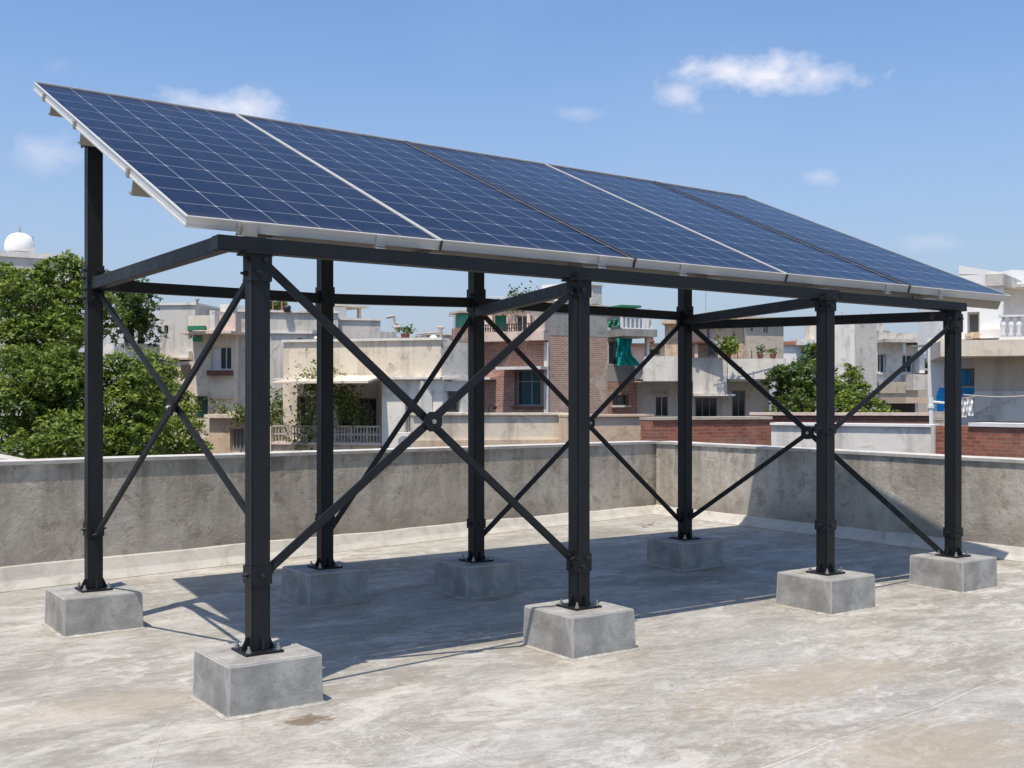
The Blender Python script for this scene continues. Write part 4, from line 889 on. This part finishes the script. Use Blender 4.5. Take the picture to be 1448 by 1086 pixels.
# --- building E : grey apartment with wide balconies
bE=thing('grey_apartment','grey apartment house with wide concrete balcony parapets and tan roof room','building',Pd(1000,HY,28))
fE=Fr(898,28.5,1090,28)
wall(bE,'wall','pl_white',fE,900,1088,540,None,4,[(926,560,945,589),(983,562,1014,590),(1035,552,1054,590)])
window(bE,fE,(926,560,945,589),nx=2,sill=False); window(bE,fE,(983,562,1014,590),nx=3,sill=False,fm='shutter_grey'); window(bE,fE,(1035,552,1054,590),nx=2,sill=False,fm='shutter_grey')
fEp=Fr(898,27.2,1116,26.8)
wall(bE,'balcony_parapet','pl_white',fEp,909,960,504,539,.12); slab(bE,'balcony_floor','pl_grey',fE,908,537.5,962,541.5,.003,1.05)
wall(bE,'bay','pl_grey',fEp,980,1028,506,None if False else 557,1.2)
wall(bE,'balcony_parapet','pl_white',fEp,1029,1114,507,536,.12); slab(bE,'balcony_floor','pl_grey',fE,1028,536.5,1119,540,.003,1.15)
wall(bE,'balcony_side','pl_grey',fEp,962,979.5,505,539,.12)
slab(bE,'window_hood','pl_white',fEp,980,557.5,1038,560,.0,.35)
slab(bE,'lintel','pl_grey',fE,924,556,948,559,.002,.1)
wall(bE,'terrace_floor','pl_grey',Fr(898,27.3,1116,26.9),899,1100,520,536,3)
fT=Fr(1051,27.2,1112,27.6); fT0=Fr(940,27.7,1052,27.2)
wall(bE,'roof_room','pl_sand',fT,1051.5,1108,452,507,1.8,[(1061,461,1065,468),(1080,462,1086,471)]); window(bE,fT,(1061,461,1065,468),nx=1,sill=False); window(bE,fT,(1080,462,1086,471),nx=1,sill=False)
wall(bE,'roof_room','pl_tan',fT0,940,1051,457,507,1.8,[(998,459,1007,480),(999,488,1013,504)]); window(bE,fT0,(998,459,1007,480),nx=1,gm='glass_teal',sill=False,curtain=('cloth_white',.5,1.)); window(bE,fT0,(999,488,1013,504),nx=1,sill=False)
slab(bE,'roof_slab','pl_tan',fT0,936,453,1052,457.5,-1.8,.2); slab(bE,'roof_slab','pl_tan',fT,1050,448.5,1111,451.7,-1.85,.12)
slab(bE,'porch_roof','brick_dark',fT0,975,484.5,1018,487.5,.01,.7)
slab(bE,'column','pl_pink',fT0,985,488,990,507,.5,.6); slab(bE,'column','pl_cream',fT0,1018,488,1022,507,.5,.6)
f=Fr(1000,27.2,1100,27.1)
t=thing('washing_line','washing line with pale laundry in front of the tan roof room','washing line',Pd(1020,490,26.6)); m=MB(); m.cyl(Pd(1003,481,26.6),Pd(1040,483,26.6),.008,5); m.build('line','pipe_grey',t)
for k,(u0,u1,v) in enumerate(((1008,1016,487),(1018,1024,489),(1027,1033,486))):
    m=MB(); vs=[];fs=[]
    for j in range(4):
        for i in range(5): vs.append(Pd(u0+(u1-u0)*i/4,482+(v-482+8)*j/3,26.6+.03*math.sin(i*2)))
    for j in range(3):
        for i in range(4): a=j*5+i; fs.append((a,a+1,a+6,a+5))
    m.add(vs,fs); m.build('laundry',('cloth_white','cloth_pink','cloth_white')[k],t)
pot('tall spiky green plant on the terrace in front of the tan roof room',1030,507,26.4,.36,.12,n=420,size=.11,mat='leaf_bright')
pot('small potted plant at the foot of the dark roof room wall',1075,507,26.4,.2,.05,n=120)
pot('little potted shrub at the right end of the terrace parapet',1093,507,26.4,.12,.09,n=120)
t=thing('terrace_railing','thin dark railing on the terrace before the roof room','railing',Pd(1060,507,26.7)); m=MB(); m.cyl(Pd(1042,496,26.7),Pd(1105,498,26.7),.008,5)
m.build('rail','rail_rust',t)
for u in (1043,1063,1093):
    m=MB(); m.cyl(Pd(u,507,26.7),Pd(u,495,26.7),.012,5); m.build('upright','black_iron',t)
# --- far right-centre : white building with green net, trees, building F
t=thing('white_house','distant white house with green shade net, half hidden by the trees','house',Pd(1140,HY,36)); f=Fr(1108,36,1176,36)
wall(t,'wall','pl_clean',f,1108,1182,488,None,3); slab(t,'roof_slab','pl_white',f,1124,480,1182,488.4,-2,.3); slab(t,'roof_box','pl_cream',f,1145,455,1153,480,-.6,0); slab(t,'shade_net','tarp_green',f,1134,490,1178,512,.05,.5); slab(t,'roof_tiles','terracotta',f,1104,483,1126,488,-.8,.1)
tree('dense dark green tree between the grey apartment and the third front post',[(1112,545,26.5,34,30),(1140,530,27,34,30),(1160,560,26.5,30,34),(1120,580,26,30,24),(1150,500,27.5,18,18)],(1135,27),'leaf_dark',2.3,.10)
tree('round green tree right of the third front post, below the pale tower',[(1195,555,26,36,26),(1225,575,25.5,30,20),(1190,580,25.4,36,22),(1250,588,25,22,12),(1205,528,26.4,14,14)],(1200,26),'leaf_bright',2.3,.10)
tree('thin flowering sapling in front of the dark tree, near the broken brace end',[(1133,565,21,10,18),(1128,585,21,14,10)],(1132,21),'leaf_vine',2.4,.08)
bF=thing('pale_tower_house','pale plaster house with blank tower and two teal windows, left of the rightmost post','house',Pd(1240,HY,31))
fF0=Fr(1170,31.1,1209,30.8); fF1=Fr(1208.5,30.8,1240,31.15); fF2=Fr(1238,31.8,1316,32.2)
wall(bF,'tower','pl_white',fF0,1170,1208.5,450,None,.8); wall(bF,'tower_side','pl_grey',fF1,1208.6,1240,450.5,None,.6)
wall(bF,'wing','pl_white',fF2,1238,1298,484,None,2.6,[(1241,500,1253,527),(1276,502,1292,527)])
window(bF,fF2,(1241,500,1253,527),nx=2,gm='glass_teal'); window(bF,fF2,(1276,502,1292,527),nx=2,gm='glass_teal',sill=False)
slab(bF,'roof_slab','pl_grey',fF2,1238,481,1310,485.5,-2.7,.55); slab(bF,'roof_parapet','pl_grey',fF2,1240,471,1303,481.2,-.1,.1); slab(bF,'hood','pl_white',fF2,1278,489,1306,491,.002,.4)
slab(bF,'column','pl_clean',fF2,1266,486,1270,500,.3,.4)
slab(bF,'balcony','pl_grey',fF2,1275,530,1306,552,.01,.6); slab(bF,'plinth','pl_sand',fF2,1238,540,1275,556,.003,.2); slab(bF,'shade_cloth','cloth_white',fF2,1292,500,1299,528,-.1,.3)
slab(bF,'roof_tank','pl_dark',fF2,1259,466,1272,471,-.9,-.5); slab(bF,'roof_pipe','pl_cream',fF2,1256,455,1259,471,-.5,-.4)
t=thing('tan_lean_to','tan corrugated lean-to roof among bushes below the pale tower house','shed',Pd(1280,575,29)); f=Fr(1252,29,1300,29.2); slab(t,'roof_sheet','sheet_tan',f,1254,562,1298,570,-.3,.9); slab(t,'wall','dark_room',f,1258,570.5,1294,600,-.3,0)
t=thing('rubble_house','unplastered brown house seen in the gap left of the rightmost post','house',Pd(1305,560,34)); f=Fr(1290,34,1330,34.4); wall(t,'wall','brick_dark',f,1296,1335,524,None,2); slab(t,'roof_slab','pl_sand',f,1294,521,1337,524.4,-2.05,.2); slab(t,'lower_house_wall','pl_grey',f,1290,548,1320,600,.1,1.)
tree('low dark hedge-like tree far off in the gap beside the rightmost post',[(1306,516,48,14,7),(1318,515,48,10,8),(1294,517,48,10,6)],(1306,48),'leaf_dark',5,.22)
# --- building G : white and sand house at right edge
bG=thing('white_corner_house','large white house with sand-coloured lower storey at the right edge','house',Pd(1400,HY,19))
fG=Fr(1356,19.2,1419,18.9)
wall(bG,'upper_wall','pl_clean',fG,1356,1418.8,388,479.5,1.,[(1368,441,1385,471)],rev=.25); window(bG,fG,(1368,441,1385,471),nx=1,gm='grey_room',sill='pl_tan',rev=.25)
m=MB(); fGp=fG; s0,s1=fG.s_(1356),fG.s_(1418.8); m.hexa([fG.P(s0,.0,fG.z_(1356,388)),fG.P(s1,0,fG.z_(1418,388)),fG.P(s1,-.2,fG.z_(1418,388)),fG.P(s0,-.2,fG.z_(1356,388)),fG.P(s0,0,fG.z_(1356,375)),fG.P(s1,0,fG.z_(1418,386)),fG.P(s1,-.2,fG.z_(1418,386)),fG.P(s0,-.2,fG.z_(1356,375))]); m.build('sloping_parapet','pl_clean',bG)
fG2=Fr(1418,19.6,1500,19.9); wall(bG,'recess_wall','pl_clean',fG2,1417,1520,400,479,2.5,[]); slab(bG,'recess_beam','pl_white',fG2,1417,407,1520,411,.01,.5); wall(bG,'corner_parapet','pl_grey',Fr(1419,18.8,1445,20.),1419.3,1445,392,408,.3); wall(bG,'rear_upper','pl_clean',Fr(1430,21,1520,21.3),1430,1530,383,410,1.5)
slab(bG,'lower_terrace','pl_tan',fG,1374,471,1386,479.4,.01,.35); slab(bG,'terrace_upstand','pl_clean',fG,1386,467,1420,479.4,.01,.3)
fG3=Fr(1330,18.6,1460,18.2)
wall(bG,'floor_band','pl_band',fG3,1330,1520,480,503,3); 
wall(bG,'lower_wall','pl_sand',Fr(1378,19.1,1460,18.7),1378,1520,503.4,None,3)
slab(bG,'plinth','pl_grey',Fr(1378,19.1,1460,18.7),1378,553,1520,596,.002,.03)
# balustrade
t_=MB(); slab(bG,'handrail','pl_clean',fG3,1414,444,1520,447,-.16,-.04); slab(bG,'balustrade_base','pl_clean',fG3,1414,475,1520,479.8,-.16,-.04)
for i in range(9):
    u=1420+i*11; p=fG3.P(fG3.s_(u),-.10,fG3.z_(u,475)); m=MB(); m.lathe(p,[(.035,0),(.05,.03),(.022,.08),(.05,.17),(.045,.22),(.02,.28),(.04,.33),(.03,.335)],10); m.build('baluster','pl_clean',bG,smooth=True)
fH=Fr(1312,20.6,1360,20.2)
bH=thing('white_annex','narrow white annex with blue-curtained window beside the rightmost post','house',Pd(1340,HY,20.5))
wall(bH,'wall','pl_clean',fH,1312,1380,484,None,1.4,[(1335,521,1378,547)]); window(bH,fH,(1335,521,1378,547),nx=3,fm='wood_door',gm='glass_dark',curtain=('tarp_blue',.35,.8),sill=False)
slab(bH,'roof_cap','pl_white',fH,1312,478,1330,484.3,-.8,.03)
t=thing('blue_awning','bright blue tarpaulin awning hanging under the annex window','awning',Pd(1355,560,19.8)); f=Fr(1330,20,1380,19.7); m=MB(); s0,s1=f.s_(1328),f.s_(1379); za,zb=f.z_(1355,548),f.z_(1355,561)
m.hexa([f.P(s0,.35,zb),f.P(s1,.35,zb),f.P(s1,0,za-.02),f.P(s0,0,za-.02),f.P(s0,.35,zb+.01),f.P(s1,.35,zb+.01),f.P(s1,0,za),f.P(s0,0,za)]); m.build('sheet','tarp_blue',t)
m=MB(); m.hexa([f.P(s0,.34,f.z_(1330,582)),f.P(s0+.12,.34,f.z_(1330,582)),f.P(s0+.12,.33,f.z_(1330,582)),f.P(s0,.33,f.z_(1330,582)),f.P(s0,.34,zb),f.P(s0+.2,.34,zb),f.P(s0+.2,.33,zb),f.P(s0,.33,zb)]); m.build('side_flap','tarp_blue',t)
t=thing('drain_pipe','white drain pipe with fittings down the annex corner','pipe',Pd(1316,600,17)); m=MB(); m.cyl(Pd(1316,640,17),Pd(1316,562,17),.04,8); m.build('pipe','white_paint',t)
for v in (575,): 
    m=MB(); m.cyl(Pd(1316,v+2,17),Pd(1316,v-2,17),.055,8); m.build('joint','white_paint',t)
m=MB(); m.cyl(Pd(1316,568,17),Pd(1335,570,17),.02,6); m.build('branch','white_paint',t)
t=thing('iron_grille','rusty iron grille fence below the blue awning','fence',Pd(1330,600,17.5)); f=Fr(1320,17.5,1345,17.4); railing(t,f,1320,1347,583,603,0,9,'rail_rust',3,name='grille',th=.012)
slab(t,'backing','pl_grey',f,1320,583,1347,612,-.15,-.05)
t=thing('hanging_clothes','pale clothes hanging on a line right of the rightmost post','clothes',Pd(1368,580,18)); 
for (a,b,c,d,mt) in ((1358,565,1366,590,'cloth_white'),(1366,563,1376,588,'cloth_white')):
    m=MB(); vs=[];fs=[]
    for j in range(6):
        for i in range(6): vs.append(Pd(a+(c-a)*i/5+.5*math.sin(j*2+i),b+(d-b)*j/5,18+.03*math.sin(i*2.1+j)))
    for j in range(5):
        for i in range(5): q=j*6+i; fs.append((q,q+1,q+7,q+6))
    m.add(vs,fs); m.build('garment',mt,t)
m=MB(); m.cyl(Pd(1352,564,18),Pd(1378,561,18),.008,5); m.build('line','pipe_grey',t)
t=thing('wall_cable','sagging pale cable across the sand-coloured wall','cable',Pd(1410,560,18.4)); m=MB(); m.tube([Pd(u,559+2.5*math.sin((u-1370)/90*3.1),18.2) for u in range(1362,1460,8)],.014); m.build('cable','pipe_grey',t)
# --- low boundary walls just beyond the roof
fW=Fr(584,12.5,802,12.9)
t=thing('boundary_wall','low cream boundary wall with dark grime along its top, left part','wall',fW.a); wall(t,'wall','pl_cream',fW,584,802,586,None,.25); slab(t,'coping','pl_cream',fW,583,584,803,587,-.27,.03); slab(t,'lower_band','pl_tan',fW,584,622,802,800,.003,.03)
t=thing('boundary_wall','low tan boundary wall right of the second front post','wall',fW.a); fW1=Fr(802,12.6,924,13); wall(t,'wall','pl_tan',fW1,802.5,922,587,None,.25); slab(t,'coping','pl_tan',fW1,802,586,923,589,-.27,.03)
fW2=Fr(922,12.3,1092,13)
t=thing('boundary_wall','red brick wall with white mortar smears behind the rear corner post','wall',fW2.a); wall(t,'wall','brick_low',fW2,922.5,1090,593,None,.25); slab(t,'coping','pl_sand',fW2,922,589.5,1091,593.4,-.27,.02)
fW3=Fr(1090,12.6,1322,11.6)
t=thing('boundary_wall','pale plastered wall between two brick walls, cracked near its right end','wall',fW3.a); wall(t,'wall','pl_white',fW3,1090.5,1320,602,None,.25); slab(t,'coping','pl_clean',fW3,1090,599,1321,602.4,-.27,.03)
fW4=Fr(1080,14.6,1322,14.2)
t=thing('boundary_wall','dark red brick wall strip rising behind the pale plastered wall','wall',fW4.a); wall(t,'wall','brick_dark',fW4,1060,1314,587,None,.25); slab(t,'coping','pl_pink',fW4,1060,583.5,1314,587.4,-.27,.03)
fW5=Fr(1320,11.4,1470,10.4)
t=thing('boundary_wall','red brick wall at the right edge with a pale coping strip','wall',fW5.a); wall(t,'wall','brick_low',fW5,1321,1520,604,None,.25); slab(t,'coping','pl_clean',fW5,1371,599,1520,604.4,-.27,.02); slab(t,'end_pier','pl_grey',fW5,1318,601,1323,680,-.25,.02)
t=thing('neighbouring_ledge','pale concrete ledge of the next roof behind the far left of the parapet','wall',Pd(0,650,7.6)); m=MB(); A_,B_=Pd(-80,634,8.),Pd(46,659,7.0); dd=(B_-A_).normalized(); m.bar(A_,B_,.12,.05); m.build('ledge','skirting',t)
A_.z-=.03; B_.z-=.03; m=MB(); m.add([A_,B_,Vector((B_.x,B_.y,GZ)),Vector((A_.x,A_.y,GZ)),A_+Vector((-.03,.1,0)),B_+Vector((-.03,.1,0)),Vector((B_.x-.03,B_.y+.1,GZ)),Vector((A_.x-.03,A_.y+.1,GZ))],[(0,1,2,3),(4,5,6,7),(0,3,7,4),(1,2,6,5),(0,1,5,4)]); m.build('wall','pl_grey',t)
# --- far rows of houses closing the horizon
far=[(-60,120,470,60,'pl_white','plain pale block far off behind the left trees'),(540,600,478,44,'pl_white','distant pale house behind the cream house roof'),(600,665,474,50,'pl_pink','distant pinkish house behind the rusty rods'),(1100,1180,505,60,'pl_cream','hazy cream block far behind the green net'),(1290,1330,533,60,'pl_white','faint white block in the gap beside the rightmost post'),(205,235,520,40,'pl_cream','cream block between the dark tree and the tower')]
for (a,b,v,d,mt,lab) in far:
    f=Fr(a,d,b,d+.5); t=thing('distant_house',lab,'house',f.a,'distant houses'); wall(t,'wall',mt,f,a,b,v,None,6,[(a+(b-a)*.2,v+6,a+(b-a)*.35,v+14),(a+(b-a)*.6,v+6,a+(b-a)*.75,v+14)]); slab(t,'roof_slab','pl_grey',f,a-1,v-1.5,b+1,v+.3,-6.1,.2)
t=thing('antenna_mast','thin television mast rising from the brick house beyond the second front post','aerial',Pd(905,484,27)); m=MB(); m.cyl(Pd(998,452,28),Pd(998,412,28),.01,5); 
m.build('mast','pipe_grey',t)
# dry leaves in the corner
for (u,v,lab) in ((912,746,'curled brown leaf in the parapet corner, left of two'),(921,743,'brown leaf in the parapet corner, right of two')):
    p=ground_pt(u,v)/S; m=MB(); vs=[];
    for j in range(5): f=j/4; wdt=.014*math.sin(math.pi*min(max(f,.08),.95)); vs+=[(p.x+f*.07-.03,p.y-wdt,.008+.02*f*f),(p.x+f*.07-.03,p.y,.004+.02*f*f),(p.x+f*.07-.03,p.y+wdt,.012+.02*f*f)]
    fs=[]; 
    for j in range(4):
        for k in range(2): a=3*j+k; fs.append((a,a+1,a+4,a+3))
    m.add(vs,fs); o=m.build('fallen_leaf','wood_door'); tag(o,lab,'leaf')
